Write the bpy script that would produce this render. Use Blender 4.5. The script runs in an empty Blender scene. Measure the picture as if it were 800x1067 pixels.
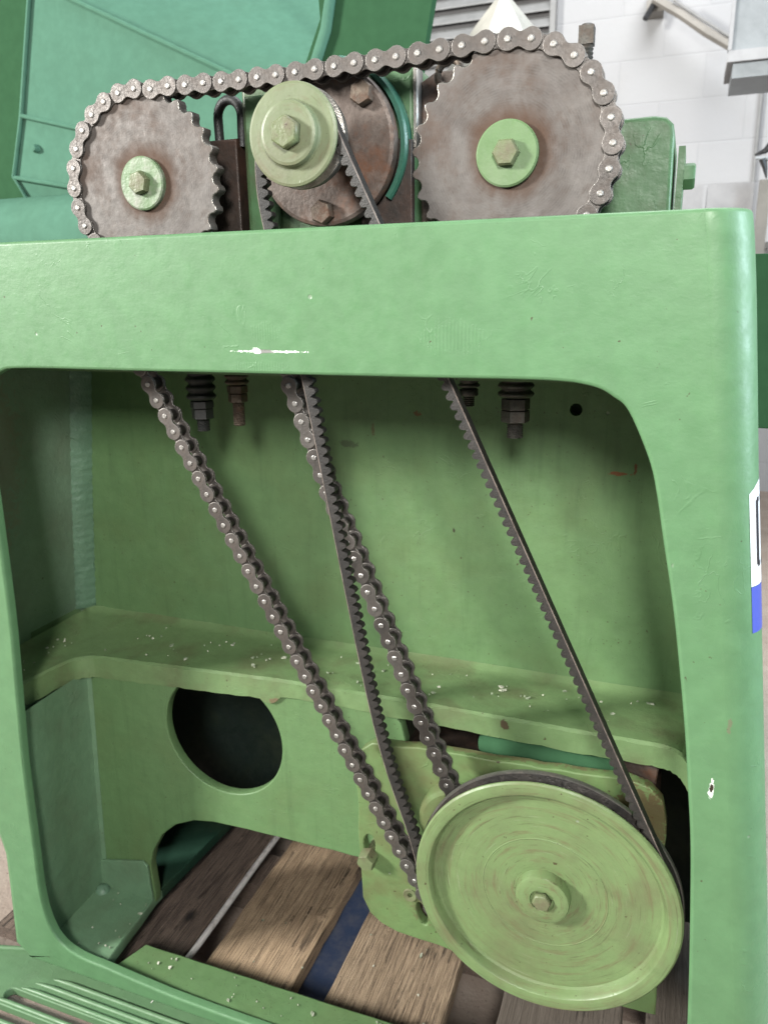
import bpy, bmesh, math, random
from mathutils import Vector, Matrix
random.seed(7)
PI = math.pi
U = 0.01905                      # one chain pitch in metres; all shape numbers below are in pitches
S = bpy.context.scene
COL = S.collection

# ------------------------------------------------------------------ camera
cam_d = bpy.data.cameras.new('camera'); cam = bpy.data.objects.new('camera', cam_d); COL.objects.link(cam)
S.camera = cam
cam_d.sensor_fit = 'VERTICAL'; cam_d.sensor_height = 24.0; cam_d.lens = 24.0 * 809.33 / 1067.0
cam_d.clip_start = 0.01; cam_d.clip_end = 60
yaw, pitch, roll = 0.363591717, 0.276956543, -0.0168417314
fwd = Vector((-math.sin(yaw)*math.cos(pitch), math.cos(yaw)*math.cos(pitch), -math.sin(pitch)))
rt = Vector((math.cos(yaw), math.sin(yaw), 0)); up = rt.cross(fwd)
r2 = math.cos(roll)*rt + math.sin(roll)*up; u2 = -math.sin(roll)*rt + math.cos(roll)*up
M = Matrix((r2, u2, -fwd)).transposed().to_4x4()
M.translation = Vector((10.8988, -36.5647, -4.5241)) * U
cam.matrix_world = M
cam_d.dof.use_dof = True; cam_d.dof.focus_distance = 0.70; cam_d.dof.aperture_fstop = 7.0

# ------------------------------------------------------------------ light
W = bpy.data.worlds.new('World'); S.world = W; W.use_nodes = True
bg = W.node_tree.nodes['Background']
bg.inputs[0].default_value = (0.86, 0.93, 1.0, 1); bg.inputs[1].default_value = 0.085

def area(name, loc, target, sx, sy, power, color):
    l = bpy.data.lights.new(name, 'AREA'); l.shape = 'RECTANGLE'; l.size = sx; l.size_y = sy
    l.energy = power; l.color = color
    o = bpy.data.objects.new(name, l); COL.objects.link(o)
    o.location = loc
    o.rotation_euler = (Vector(target) - Vector(loc)).to_track_quat('-Z', 'Y').to_euler()
    return o
# the open hall door behind the photographer, a window to the right, an unseen fill added to brighten the far wall
area('door_light', (-4.2, -2.7, 1.5), (-0.1, 0.1, -0.35), 0.8, 0.8, 242, (1.0, 0.985, 0.94))
area('side_door_light', (0.45, -1.72, 0.62), (0.0, 0.1, -0.35), 0.28, 0.45, 22, (1.0, 0.98, 0.94))
area('window_light', (1.9, 0.15, 0.35), (0.2, 0.0, -0.3), 0.7, 1.2, 30, (0.72, 0.88, 1.0))
area('wall_fill', (0.6, 1.6, 3.2), (0.1, 3.8, 0.4), 2.5, 1.5, 84, (0.96, 0.98, 1.0))
area('back_light', (-0.5, 0.0, 1.9), (-0.7, 0.6, 0.2), 0.9, 0.6, 4.5, (0.95, 1.0, 1.0))

S.view_settings.view_transform = 'Standard'; S.view_settings.look = 'None'
S.view_settings.exposure = 1.47; S.view_settings.gamma = 1.0; S.view_settings.use_curve_mapping = False

# ------------------------------------------------------------------ mesh helpers
class MB:
    def __init__(s): s.v = []; s.f = []
    def add(s, vs, fs):
        n = len(s.v); s.v += [tuple(v) for v in vs]; s.f += [tuple(i+n for i in f) for f in fs]; return s
    def join(s, o): return s.add(o.v, o.f)

def box(x0, x1, y0, y1, z0, z1):
    m = MB()
    m.add([(x, y, z) for x in (x0, x1) for y in (y0, y1) for z in (z0, z1)],
          [(0,1,3,2), (4,6,7,5), (0,4,5,1), (2,3,7,6), (0,2,6,4), (1,5,7,3)])
    return m

def lathe(prof, c, axis='y', seg=64, closed=False):
    """prof: (radius, position along the axis)."""
    m = MB(); vs = []; fs = []
    n = len(prof)
    for k in range(seg):
        a = 2*PI*k/seg; ca, sa = math.cos(a), math.sin(a)
        for r, t in prof:
            r = max(r, 1e-4)
            if axis == 'y': vs.append((c[0]+r*ca, t, c[1]+r*sa))
            elif axis == 'z': vs.append((c[0]+r*ca, c[1]+r*sa, t))
            else: vs.append((t, c[0]+r*ca, c[1]+r*sa))
    for k in range(seg):
        k2 = (k+1) % seg
        for i in range(n-1 if not closed else n):
            j = (i+1) % n
            fs.append((k*n+i, k*n+j, k2*n+j, k2*n+i))
    return m.add(vs, fs)

def tube(pts, r, seg=10, caps=True):
    m = MB(); vs = []; fs = []
    P = [Vector(p) for p in pts]; n = len(P)
    ref = Vector((0.13, 0.31, 0.94))
    for i, p in enumerate(P):
        d = (P[min(i+1, n-1)] - P[max(i-1, 0)]).normalized()
        a = d.cross(ref).normalized(); b = d.cross(a).normalized()
        rr = r[i] if isinstance(r, (list, tuple)) else r
        for k in range(seg):
            t = 2*PI*k/seg; vs.append(p + a*rr*math.cos(t) + b*rr*math.sin(t))
    for i in range(n-1):
        for k in range(seg):
            k2 = (k+1) % seg; fs.append((i*seg+k, i*seg+k2, (i+1)*seg+k2, (i+1)*seg+k))
    if caps:
        fs.append(tuple(range(seg))); fs.append(tuple((n-1)*seg+k for k in range(seg)))
    return m.add(vs, fs)

def hexprism(c, axis, t0, t1, r, ch=0.08, rot=0.0):
    """hexagon head with a chamfered outer face at t1."""
    m = MB(); s = 1 if t1 > t0 else -1
    rings = [(1.0, t0), (1.0, t1 - s*ch), (0.86, t1)]
    vs = []
    for q, t in rings:
        for k in range(6):
            a = rot + PI/3*k
            x, z = r*q*math.cos(a), r*q*math.sin(a)
            if axis == 'y': vs.append((c[0]+x, t, c[1]+z))
            elif axis == 'z': vs.append((c[0]+x, c[1]+z, t))
            else: vs.append((t, c[0]+x, c[1]+z))
    fs = [(i*6+k, i*6+(k+1) % 6, (i+1)*6+(k+1) % 6, (i+1)*6+k) for i in range(2) for k in range(6)]
    fs += [tuple(range(6)), tuple(range(12, 18))]
    return m.add(vs, fs)

def plate(loops, a, b, bevel=0.0, plane='xz', res=2):
    """flat plate with holes: loops of (x,z) at y from a to b (plane xz) or of (x,y) at z from a to b (plane xy)."""
    cu = bpy.data.curves.new('tmp', 'CURVE'); cu.dimensions = '2D'; cu.fill_mode = 'BOTH'
    for lp in loops:
        sp = cu.splines.new('POLY'); sp.points.add(len(lp)-1); sp.use_cyclic_u = True
        for i, (x, z) in enumerate(lp): sp.points[i].co = (x, z, 0, 1)
    cu.extrude = max((b-a)/2 - bevel, 0.0005); cu.bevel_depth = bevel; cu.bevel_resolution = res; cu.offset = -bevel
    o = bpy.data.objects.new('tmp', cu); COL.objects.link(o)
    dg = bpy.context.evaluated_depsgraph_get(); me = bpy.data.meshes.new_from_object(o.evaluated_get(dg))
    mid = (a+b)/2; m = MB()
    if plane == 'xz': vs = [(v.co.x, mid - v.co.z, v.co.y) for v in me.vertices]
    else: vs = [(v.co.x, v.co.y, mid + v.co.z) for v in me.vertices]
    m.add(vs, [tuple(p.vertices) for p in me.polygons])
    bpy.data.objects.remove(o); bpy.data.curves.remove(cu); bpy.data.meshes.remove(me)
    return m

def ridged(pts, amp, step, seed=1):
    """roughen an outline a little (flame-cut or cast edges)."""
    rnd = random.Random(seed); out = []
    n = len(pts)
    for i in range(n):
        p, q = Vector((*pts[i], 0)), Vector((*pts[(i+1) % n], 0)); L = (q-p).length; k = max(1, int(L/step))
        nn = Vector((-(q-p).y, (q-p).x, 0)).normalized() if L > 0 else Vector((0, 0, 0))
        for j in range(k):
            t = p + (q-p)*j/k + nn*rnd.uniform(-amp, amp)*(1 if j else 0); out.append((t.x, t.y))
    return out

def circle(cx, cz, r, n=64, ph=0): return [(cx+r*math.cos(ph+2*PI*k/n), cz+r*math.sin(ph+2*PI*k/n)) for k in range(n)]
def catmull(P, k=6, closed=False):
    out = []; n = len(P)
    for i in range(n if closed else n-1):
        p0 = P[(i-1) % n] if closed or i > 0 else P[i]; p1 = P[i]; p2 = P[(i+1) % n]
        p3 = P[(i+2) % n] if closed or i+2 < n else P[(i+1) % n]
        for j in range(k):
            t = j/k
            out.append(tuple(0.5*((2*b)+(-a+c)*t+(2*a-5*b+4*c-d)*t*t+(-a+3*b-3*c+d)*t**3) for a, b, c, d in zip(p0, p1, p2, p3)))
    if not closed: out.append(tuple(P[-1]))
    return out
def lerp_table(tab, z):
    tab = sorted(tab)
    if z <= tab[0][0]: return tab[0][1]
    for (a, x), (b, y) in zip(tab, tab[1:]):
        if z <= b: return x + (y-x)*(z-a)/(b-a)
    return tab[-1][1]

ORG = {}
def shade(me, angle):
    me.polygons.foreach_set('use_smooth', [True]*len(me.polygons)); me.set_sharp_from_angle(angle=math.radians(angle))
    me.polygons.foreach_set('use_smooth', [not (max(abs(p.normal.y), abs(p.normal.z)) > 0.99995) for p in me.polygons])
def tag(o, label, cat, group=None, kind=None):
    if label: o['label'] = label
    if cat: o['category'] = cat
    if group: o['group'] = group
    if kind: o['kind'] = kind
    return o
def thing(name, label, cat, loc, group=None):
    o = bpy.data.objects.new(name, None); COL.objects.link(o); o.empty_display_size = 0.01
    o.location = Vector(loc)*U; ORG[o.name] = Vector(loc)
    return tag(o, label, cat, group)
def obj(name, mb, mat, parent=None, loc=None, angle=38, recalc=True):
    base = Vector((0, 0, 0)); q = parent
    while q is not None:
        base = base + ORG[q.name]; q = q.parent
    off = base if parent is not None else Vector(loc or (0, 0, 0))
    me = bpy.data.meshes.new(name)
    me.from_pydata([((x-off.x)*U, (y-off.y)*U, (z-off.z)*U) for x, y, z in mb.v], [], mb.f)
    bm = bmesh.new(); bm.from_mesh(me)
    bmesh.ops.remove_doubles(bm, verts=bm.verts, dist=1e-6)
    if recalc: bmesh.ops.recalc_face_normals(bm, faces=bm.faces)
    bmesh.ops.dissolve_degenerate(bm, edges=bm.edges, dist=1e-6)
    bm.to_mesh(me); bm.free()
    me.materials.append(mat)
    shade(me, angle)
    o = bpy.data.objects.new(name, me); COL.objects.link(o)
    if parent is not None: o.parent = parent; ORG[o.name] = Vector((0, 0, 0))
    else: o.location = off*U; ORG[o.name] = off
    return o

# ------------------------------------------------------------------ material helpers
ALB = 0.38      # real base colours are darker than the bright picture: the exposure above makes up for it
class NT:
    def __init__(s, name, rough=0.5, metal=0.0, spec=0.5):
        s.m = bpy.data.materials.new(name); s.m.use_nodes = True; s.t = s.m.node_tree; s.n = s.t.nodes; s.l = s.t.links
        s.b = s.n['Principled BSDF']; s.b.inputs['Roughness'].default_value = rough; s.b.inputs['Metallic'].default_value = metal
        s.b.inputs['Specular IOR Level'].default_value = spec
        tc = s.n.new('ShaderNodeTexCoord'); mp = s.n.new('ShaderNodeMapping'); mp.inputs['Scale'].default_value = (1/U,)*3
        s.l.new(tc.outputs['Object'], mp.inputs['Vector']); s.co = mp.outputs['Vector']     # coordinates in pitches
    def scaled(s, sc, loc=(0, 0, 0), src=None):
        mp = s.n.new('ShaderNodeMapping'); mp.inputs['Scale'].default_value = sc; mp.inputs['Location'].default_value = loc
        s.l.new(src or s.co, mp.inputs['Vector']); return mp.outputs['Vector']
    def noise(s, scale, detail=6, rough=0.55, vec=None, dist=0.0):
        n = s.n.new('ShaderNodeTexNoise'); n.inputs['Scale'].default_value = scale; n.inputs['Detail'].default_value = detail
        n.inputs['Roughness'].default_value = rough; n.inputs['Distortion'].default_value = dist
        s.l.new(vec or s.co, n.inputs['Vector']); return n.outputs['Fac']
    def voro(s, scale, vec=None, feature='F1'):
        n = s.n.new('ShaderNodeTexVoronoi'); n.inputs['Scale'].default_value = scale; n.feature = feature
        s.l.new(vec or s.co, n.inputs['Vector']); return n.outputs['Distance']
    def ramp(s, x, a, b, lo=0.0, hi=1.0):
        n = s.n.new('ShaderNodeMapRange'); n.interpolation_type = 'SMOOTHSTEP'
        n.inputs[1].default_value = a; n.inputs[2].default_value = b; n.inputs[3].default_value = lo; n.inputs[4].default_value = hi
        s.l.new(x, n.inputs[0]); return n.outputs[0]
    def math(s, op, a, b=0.0):
        n = s.n.new('ShaderNodeMath'); n.operation = op
        for i, q in enumerate((a, b)):
            if isinstance(q, (int, float)): n.inputs[i].default_value = q
            else: s.l.new(q, n.inputs[i])
        return n.outputs[0]
    def mix(s, fac, a, b):
        n = s.n.new('ShaderNodeMix'); n.data_type = 'RGBA'
        if isinstance(fac, (int, float)): n.inputs['Factor'].default_value = fac
        else: s.l.new(fac, n.inputs['Factor'])
        for k, q in (('A', a), ('B', b)):
            i = [z for z in n.inputs if z.name == k and z.type == 'RGBA'][0]
            if isinstance(q, tuple): i.default_value = (*[v*ALB for v in q[:3]], 1)
            else: s.l.new(q, i)
        return [z for z in n.outputs if z.type == 'RGBA'][0]
    def dist2(s, c, r, src=None):
        """distance from c (pitches, object space) measured in radii r=(rx,ry,rz)."""
        v = s.scaled(tuple(1/q for q in r), tuple(-a/q for a, q in zip(c, r)), src)
        n = s.n.new('ShaderNodeVectorMath'); n.operation = 'LENGTH'; s.l.new(v, n.inputs[0]); return n.outputs['Value']
    def polar(s):
        sp = s.n.new('ShaderNodeSeparateXYZ'); s.l.new(s.co, sp.inputs[0])
        an = s.math('ARCTAN2', sp.outputs[2], sp.outputs[0]); d = s.dist2((0, 0, 0), (1, 1000, 1))
        cb = s.n.new('ShaderNodeCombineXYZ'); s.l.new(d, cb.inputs[0]); s.l.new(s.math('COSINE', an), cb.inputs[1]); s.l.new(s.math('SINE', an), cb.inputs[2]); return cb.outputs[0]
    def color(s, c):
        if isinstance(c, tuple): s.b.inputs['Base Color'].default_value = (*[v*ALB for v in c[:3]], 1)
        else: s.l.new(c, s.b.inputs['Base Color'])
    def rough(s, r): s.l.new(r, s.b.inputs['Roughness'])
    def metal(s, r): s.l.new(r, s.b.inputs['Metallic'])
    def bump(s, h, dist=0.03, strength=1.0, prev=None):
        n = s.n.new('ShaderNodeBump'); n.inputs['Strength'].default_value = strength; n.inputs['Distance'].default_value = dist*U
        s.l.new(h, n.inputs['Height'])
        if prev: s.l.new(prev, n.inputs['Normal'])
        s.l.new(n.outputs[0], s.b.inputs['Normal']); return n.outputs[0]

def paint(name, base, rough=0.42, grime=0.35, grime_col=(0.13, 0.16, 0.06), chips=0.3, rust=0.25, spots=(), marks=(), relief=1.0, off=(0, 0, 0), brush=(1, 1, 1), gscale=0.16, streak=0.0, polar=0.0, spec=0.35):
    t = NT(name, rough, spec=spec)
    big = t.noise(gscale, 7, 0.6); mid = t.noise(0.9, 8, 0.62); fine = t.noise(7, 5, 0.6)
    c = t.mix(t.ramp(mid, 0.3, 0.75), tuple(v*0.93 for v in base), tuple(min(1, v*1.06) for v in base))
    c = t.mix(t.math('MULTIPLY', t.ramp(big, 0.42, 0.72), grime), c, grime_col)
    c = t.mix(t.math('MULTIPLY', t.ramp(t.noise(0.55, 9, 0.72, dist=1.2), 0.52, 0.78), grime*0.8), c, tuple(v*0.55 for v in base))
    # fine dark specks, rusty nicks and pale chips
    sp = t.math('MULTIPLY', t.ramp(t.noise(3.2, 4, 0.5), 0.735 - 0.03*rust, 0.775 - 0.03*rust), 0.85 if rust >= 0 else 0.0)
    c = t.mix(sp, c, (0.10, 0.055, 0.028))
    vz = t.math('MULTIPLY', t.ramp(t.voro(0.75), 0.10, 0.04), t.ramp(t.noise(0.5, 3), 0.6, 0.64))
    c = t.mix(t.math('MULTIPLY', vz, min(1, chips*2)), c, (0.55, 0.60, 0.50))
    if streak:      # old oil runs down the sheet
        st = t.noise(1.1, 6, 0.65, vec=t.scaled((1.3, 1.3, 0.10)))
        c = t.mix(t.math('MULTIPLY', t.ramp(st, 0.50, 0.72), streak), c, tuple(v*0.62 for v in base))
        c = t.mix(t.math('MULTIPLY', t.ramp(t.noise(5.5, 3), 0.675, 0.70), 0.8), c, (0.10, 0.08, 0.04))
    if polar:       # scuffs and dust worn round the disc by turning
        pv = t.polar()
        a1 = t.noise(1.0, 8, 0.7, vec=t.scaled((3.2, 1.2, 1.2), src=pv)); a2 = t.noise(1.0, 8, 0.75, vec=t.scaled((9.0, 1.8, 1.8), (4, 2, 0), src=pv))
        c = t.mix(t.math('MULTIPLY', t.ramp(a1, 0.50, 0.68), polar), c, (0.27, 0.20, 0.11))
        c = t.mix(t.math('MULTIPLY', t.ramp(a2, 0.56, 0.66), polar*0.9), c, (0.13, 0.10, 0.05))
        c = t.mix(t.math('MULTIPLY', t.ramp(t.noise(1.0, 8, 0.75, vec=t.scaled((12.0, 1.4, 1.4), (9, 5, 0), src=pv)), 0.60, 0.66), polar*0.8), c, (0.55, 0.62, 0.42))
    nb = t.noise(2.2, 6, 0.7, dist=0.8)
    for (cc, r, col, dens) in spots:
        cc = tuple(a-b for a, b in zip(cc, off))
        f = t.math('ADD', t.dist2(cc, r), t.math('MULTIPLY', t.math('SUBTRACT', nb, 0.5), 3.2))
        c = t.mix(t.math('MULTIPLY', t.ramp(f, 1.0, 0.72), dens), c, col)
    t.color(c)
    t.rough(t.ramp(t.noise(1.3, 5), 0.2, 0.8, rough-0.09, rough+0.14))
    h = t.math('MULTIPLY', t.noise(0.45, 4, 0.55, vec=t.scaled(brush)), 1.3)
    h = t.math('ADD', h, t.math('MULTIPLY', fine, 0.16))
    h = t.math('ADD', h, t.math('MULTIPLY', t.noise(2.4, 4, 0.6, vec=t.scaled((0.5, 1, 1))), 0.40))
    # wrinkles and trapped drips in the thick paint film
    ln = t.math('ABSOLUTE', t.math('SUBTRACT', t.noise(0.42, 3, 0.5, dist=1.4), 0.5))
    wr = t.math('MULTIPLY', t.ramp(ln, 0.016, 0.0), t.ramp(t.noise(0.35, 4, vec=t.scaled((1, 1, 1), (7, 3, 1))), 0.55, 0.62))
    h = t.math('ADD', h, t.math('MULTIPLY', wr, 0.26))
    h = t.math('SUBTRACT', h, t.math('MULTIPLY', vz, 0.6))
    for (cc, r, freq, amp) in marks:      # hatched tool marks under the paint
        cc = tuple(a-b for a, b in zip(cc, off))
        f = t.math('ADD', t.dist2(cc, r), t.math('MULTIPLY', t.math('SUBTRACT', nb, 0.5), 2.0))
        w = t.n.new('ShaderNodeTexWave'); w.inputs['Scale'].default_value = freq; w.inputs['Distortion'].default_value = 0.6
        t.l.new(t.co, w.inputs['Vector'])
        h = t.math('ADD', h, t.math('MULTIPLY', t.math('MULTIPLY', w.outputs['Fac'], t.ramp(f, 1.0, 0.7)), amp))
    t.bump(h, 0.075*relief, 1.0)
    t.b.inputs['Coat Weight'].default_value = 0.04 if spec > 0.2 else 0.0; t.b.inputs['Coat Roughness'].default_value = 0.3
    return t.m

FO = (-8, 4, -51.2)                       # base of the machine frame
SPOT_W = (0.80, 0.82, 0.78); SPOT_D = (0.06, 0.04, 0.025)
GREEN = (0.205, 0.44, 0.205)
m_front = paint('green_front_paint', GREEN, 0.46, 0.05, chips=0.25, rust=0.0, off=FO, relief=0.42,
    spots=[((-7.6, -3, -7.22), (2.0, 1, 0.075), (1.9, 1.95, 1.9), 1.0), ((-7.9, -3, -7.22), (0.8, 1, 0.12), (0.30, 0.30, 0.27), 0.9), ((-8.3, -3, -7.2), (0.25, 1, 0.14), (1.9, 1.95, 1.9), 1.0),
           ((13.75, -3, -26.5), (0.12, 1, 0.5), (1.5, 1.6, 1.5), 0.9), ((13.75, -3, -26.4), (0.10, 1, 0.22), SPOT_D, 1.0),
           ((14.2, -3, -23.1), (0.12, 1, 0.4), (0.30, 0.33, 0.2), 0.9)],
    marks=[((1.5, -3, -6.5), (1.6, 1, 0.75), 1.9, 0.20), ((-7.7, -3, -6.3), (0.9, 1, 0.6), 2.3, 0.12), ((-8.2, -3, -7.95), (1.9, 1, 0.25), 2.2, 0.14)])
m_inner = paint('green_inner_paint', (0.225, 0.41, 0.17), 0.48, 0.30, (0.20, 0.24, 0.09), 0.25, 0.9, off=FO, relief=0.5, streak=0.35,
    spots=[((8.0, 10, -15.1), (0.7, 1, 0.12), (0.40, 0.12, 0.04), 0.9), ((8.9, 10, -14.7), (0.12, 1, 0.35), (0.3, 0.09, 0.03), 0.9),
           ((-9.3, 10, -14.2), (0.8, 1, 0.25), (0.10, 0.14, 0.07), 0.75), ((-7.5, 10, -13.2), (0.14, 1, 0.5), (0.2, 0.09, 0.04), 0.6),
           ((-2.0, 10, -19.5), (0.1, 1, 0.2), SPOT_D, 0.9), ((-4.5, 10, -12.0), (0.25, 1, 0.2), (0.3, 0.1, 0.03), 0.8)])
m_wall = paint('green_side_paint', (0.40, 0.60, 0.41), 0.5, 0.35, (0.24, 0.20, 0.13), 0.3, 0.2, off=FO, spots=[((-31.5, 1.5, -15), (3, 2.6, 7), (0.50, 0.33, 0.25), 0.35), ((-28, 0, -38), (3, 1.6, 5), (0.30, 0.30, 0.20), 0.25)], relief=1.3, brush=(1, 1, 0.35))
m_lower = paint('green_lower_paint', (0.27, 0.48, 0.28), 0.5, 0.3, (0.20, 0.22, 0.13), 0.3, 0.5, off=FO, relief=0.9, gscale=0.3)
m_ledge = paint('dirty_ledge_paint', (0.28, 0.45, 0.19), 0.5, 0.5, (0.19, 0.15, 0.085), 0.8, 0.6, off=FO, relief=0.8, gscale=0.3,
    spots=[((2.9, 4, -29.2), (0.30, 1, 0.34), (0.13, 0.08, 0.05), 0.9), ((-12.3, 4, -30.5), (0.5, 1, 0.25), (0.30, 0.22, 0.13), 0.9)])
m_gear = paint('worn_gear_plate_paint', (0.27, 0.43, 0.165), 0.45, 0.6, (0.24, 0.19, 0.09), 0.3, 1.3, relief=0.7, gscale=0.28, off=(3, 3, -45), spots=[((11.0, 2.2, -32.5), (1.7, 3, 2.2), (0.20, 0.11, 0.06), 0.75), ((3, 3, -30.6), (9, 0.5, 0.5), (0.26, 0.17, 0.10), 0.6), ((-1.2, 2.2, -42.2), (1.2, 2, 1.2), (0.24, 0.20, 0.10), 0.6)])
m_bigpul = paint('worn_pulley_paint', (0.31, 0.46, 0.19), 0.42, 0.45, (0.24, 0.21, 0.12), 0.35, 1.4, relief=0.35, gscale=0.35, polar=0.6)
m_smallpul = paint('pale_pulley_paint', (0.34, 0.41, 0.23), 0.42, 0.5, (0.25, 0.22, 0.15), 0.3, 0.3, relief=0.4, polar=0.35)
m_hub = paint('washer_paint', (0.26, 0.44, 0.19), 0.42, 0.25, (0.5, 0.5, 0.4), 0.6, 0.3, relief=0.5)
m_hubworn = paint('flaking_washer_paint', (0.28, 0.44, 0.22), 0.42, 0.9, (0.60, 0.60, 0.52), 1.0, 0.6, relief=0.8, gscale=0.9)
m_bolt = paint('bolt_paint', (0.30, 0.37, 0.18), 0.45, 0.8, (0.25, 0.20, 0.13), 0.6, 1.5, relief=1.3, gscale=0.8)
m_block = paint('housing_paint', (0.15, 0.33, 0.145), 0.45, 0.75, (0.13, 0.11, 0.06), 0.4, 0.9, relief=0.8, gscale=0.3)
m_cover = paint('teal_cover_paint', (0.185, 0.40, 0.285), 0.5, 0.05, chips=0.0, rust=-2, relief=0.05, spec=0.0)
m_coverd = paint('shaded_green_cover_paint', (0.075, 0.19, 0.095), 0.5, 0.0, chips=0.0, rust=-2, relief=0.05, spec=0.0)  # dark green; on the cover's side panel it paints in turned-away shade
m_coverd2 = paint('flange_shade_teal', (0.03, 0.085, 0.055), 0.6, 0.2, relief=0.2, spec=0.1)  # darker copy of the flange green; recess shade is put into the colour
m_cavity = paint('cavity_shade_green', (0.012, 0.03, 0.022), 0.6, 0.3, relief=0.3)  # near black: the cavity's shade is put into the rear wall's colour
m_tray = paint('tray_paint', (0.23, 0.44, 0.22), 0.48, 0.10, (0.3, 0.28, 0.18), 0.1, -1, relief=0.5)
m_ring = paint('teal_ring_paint', (0.07, 0.24, 0.165), 0.3, 0.1, chips=0.0, rust=-2, relief=0.4)

def metal(name, a, b, rough=0.42, met=0.85, rust=(0.16, 0.07, 0.035), ramt=0.4, scale=0.8, center=None, ring=None, vary=0.0):
    t = NT(name, rough, met, 0.2 if ring else 0.5)
    n1 = t.noise(scale, 8, 0.65, dist=0.6); n2 = t.noise(scale*7, 6, 0.6)
    c = t.mix(t.ramp(n1, 0.3, 0.7), a, b)
    c = t.mix(t.math('MULTIPLY', t.ramp(n2, 0.45, 0.75), 0.25 if ring else 0.35), c, tuple(v*0.45 for v in a))
    if vary:
        oi = t.n.new('ShaderNodeObjectInfo'); c = t.mix(t.math('MULTIPLY', oi.outputs['Random'], vary), c, tuple(v*0.35 for v in a))
    if ring:
        a1 = t.noise(1.0, 8, 0.7, vec=t.scaled((1.1, 1.7, 1.7), src=t.polar()))
        c = t.mix(t.math('MULTIPLY', t.ramp(a1, 0.48, 0.74), 0.4), c, (0.40, 0.37, 0.36))
        c = t.mix(t.math('MULTIPLY', t.ramp(a1, 0.50, 0.30), 0.5), c, (0.15, 0.10, 0.075))
    rm = t.math('MULTIPLY', t.ramp(t.noise(scale*0.8, 9, 0.7, vec=t.scaled((1, 1, 1), (3, 5, 9))), 0.47, 0.7), ramt)
    if ring:
        d = t.dist2((0, 0, 0), (ring[0], 50, ring[0]))
        f = t.ramp(t.math('ADD', d, t.math('MULTIPLY', t.math('SUBTRACT', n1, 0.5), 0.9)), 1.25, 0.72)
        rm = t.math('MAXIMUM', rm, t.math('MULTIPLY', f, ring[1]))
        # turned, circular scratches
        d2 = t.dist2((0, 0, 0), (1, 50, 1))
        w = t.math('SINE', t.math('MULTIPLY', t.math('ADD', d2, t.math('MULTIPLY', n1, 0.12)), 55.0))
        c = t.mix(t.math('MULTIPLY', t.ramp(w, -1, 1, 0.0, 0.07), t.ramp(n2, 0.4, 0.65)), c, (0.7, 0.68, 0.66))
    c = t.mix(rm, c, rust); t.color(c)
    t.metal(t.math('SUBTRACT', met, t.math('MULTIPLY', rm, met*0.9)))
    t.rough(t.math('ADD', t.ramp(n2, 0.2, 0.8, rough-0.08, rough+0.15), t.math('MULTIPLY', rm, 0.2)))
    t.bump(t.math('ADD', n2, n1), 0.02)
    return t.m
m_spr = metal('worn_sprocket_steel', (0.20, 0.175, 0.16), (0.31, 0.285, 0.265), 0.52, 0.3, (0.17, 0.095, 0.06), 0.55, 0.38, ring=(1.9, 0.85))
m_plate = metal('chain_plate_steel', (0.19, 0.17, 0.155), (0.31, 0.28, 0.26), 0.42, 0.55, (0.17, 0.12, 0.09), 0.5, 1.2, vary=0.45)
m_pin = metal('pin_steel', (0.55, 0.52, 0.48), (0.75, 0.73, 0.69), 0.38, 0.6, (0.2, 0.13, 0.08), 0.25, 2.0)
m_roller = metal('oily_roller_steel', (0.045, 0.042, 0.04), (0.11, 0.10, 0.09), 0.32, 0.6, (0.08, 0.05, 0.03), 0.5, 1.0)
m_rust = metal('rusty_cast_iron', (0.13, 0.09, 0.07), (0.36, 0.29, 0.25), 0.5, 0.4, (0.24, 0.095, 0.04), 0.95, 0.6)
m_darkrust = metal('dark_oily_iron', (0.035, 0.026, 0.02), (0.09, 0.06, 0.045), 0.5, 0.3, (0.12, 0.045, 0.02), 0.6, 0.5)
m_stud = metal('dull_fastener_steel', (0.10, 0.095, 0.085), (0.20, 0.19, 0.165), 0.45, 0.6, (0.13, 0.07, 0.035), 0.6, 1.5)
m_rstud = metal('rusty_fastener_steel', (0.17, 0.12, 0.09), (0.30, 0.24, 0.18), 0.55, 0.5, (0.18, 0.075, 0.03), 0.9, 1.5)
m_black = metal('black_rubber', (0.018, 0.02, 0.02), (0.04, 0.042, 0.04), 0.5, 0.0, (0.05, 0.04, 0.03), 0.3, 1.5)
m_bright = metal('bright_rim_steel', (0.45, 0.42, 0.38), (0.62, 0.60, 0.55), 0.34, 0.8, (0.2, 0.11, 0.06), 0.5, 1.5)

t = NT('dusty_belt_rubber', 0.55); n = t.noise(2.0, 8, 0.7)
t.color(t.mix(t.ramp(n, 0.35, 0.7), (0.022, 0.020, 0.018), (0.055, 0.048, 0.042))); t.bump(t.noise(14, 5), 0.03); m_belt = t.m
t = NT('belt_edge_glint', 0.45); n = t.noise(1.2, 8, 0.7)
t.color(t.mix(t.ramp(n, 0.35, 0.65), (0.20, 0.16, 0.14), (0.46, 0.38, 0.33))); m_beltedge = t.m  # pale line along the belt edge: reflected light put into the colour

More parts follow.
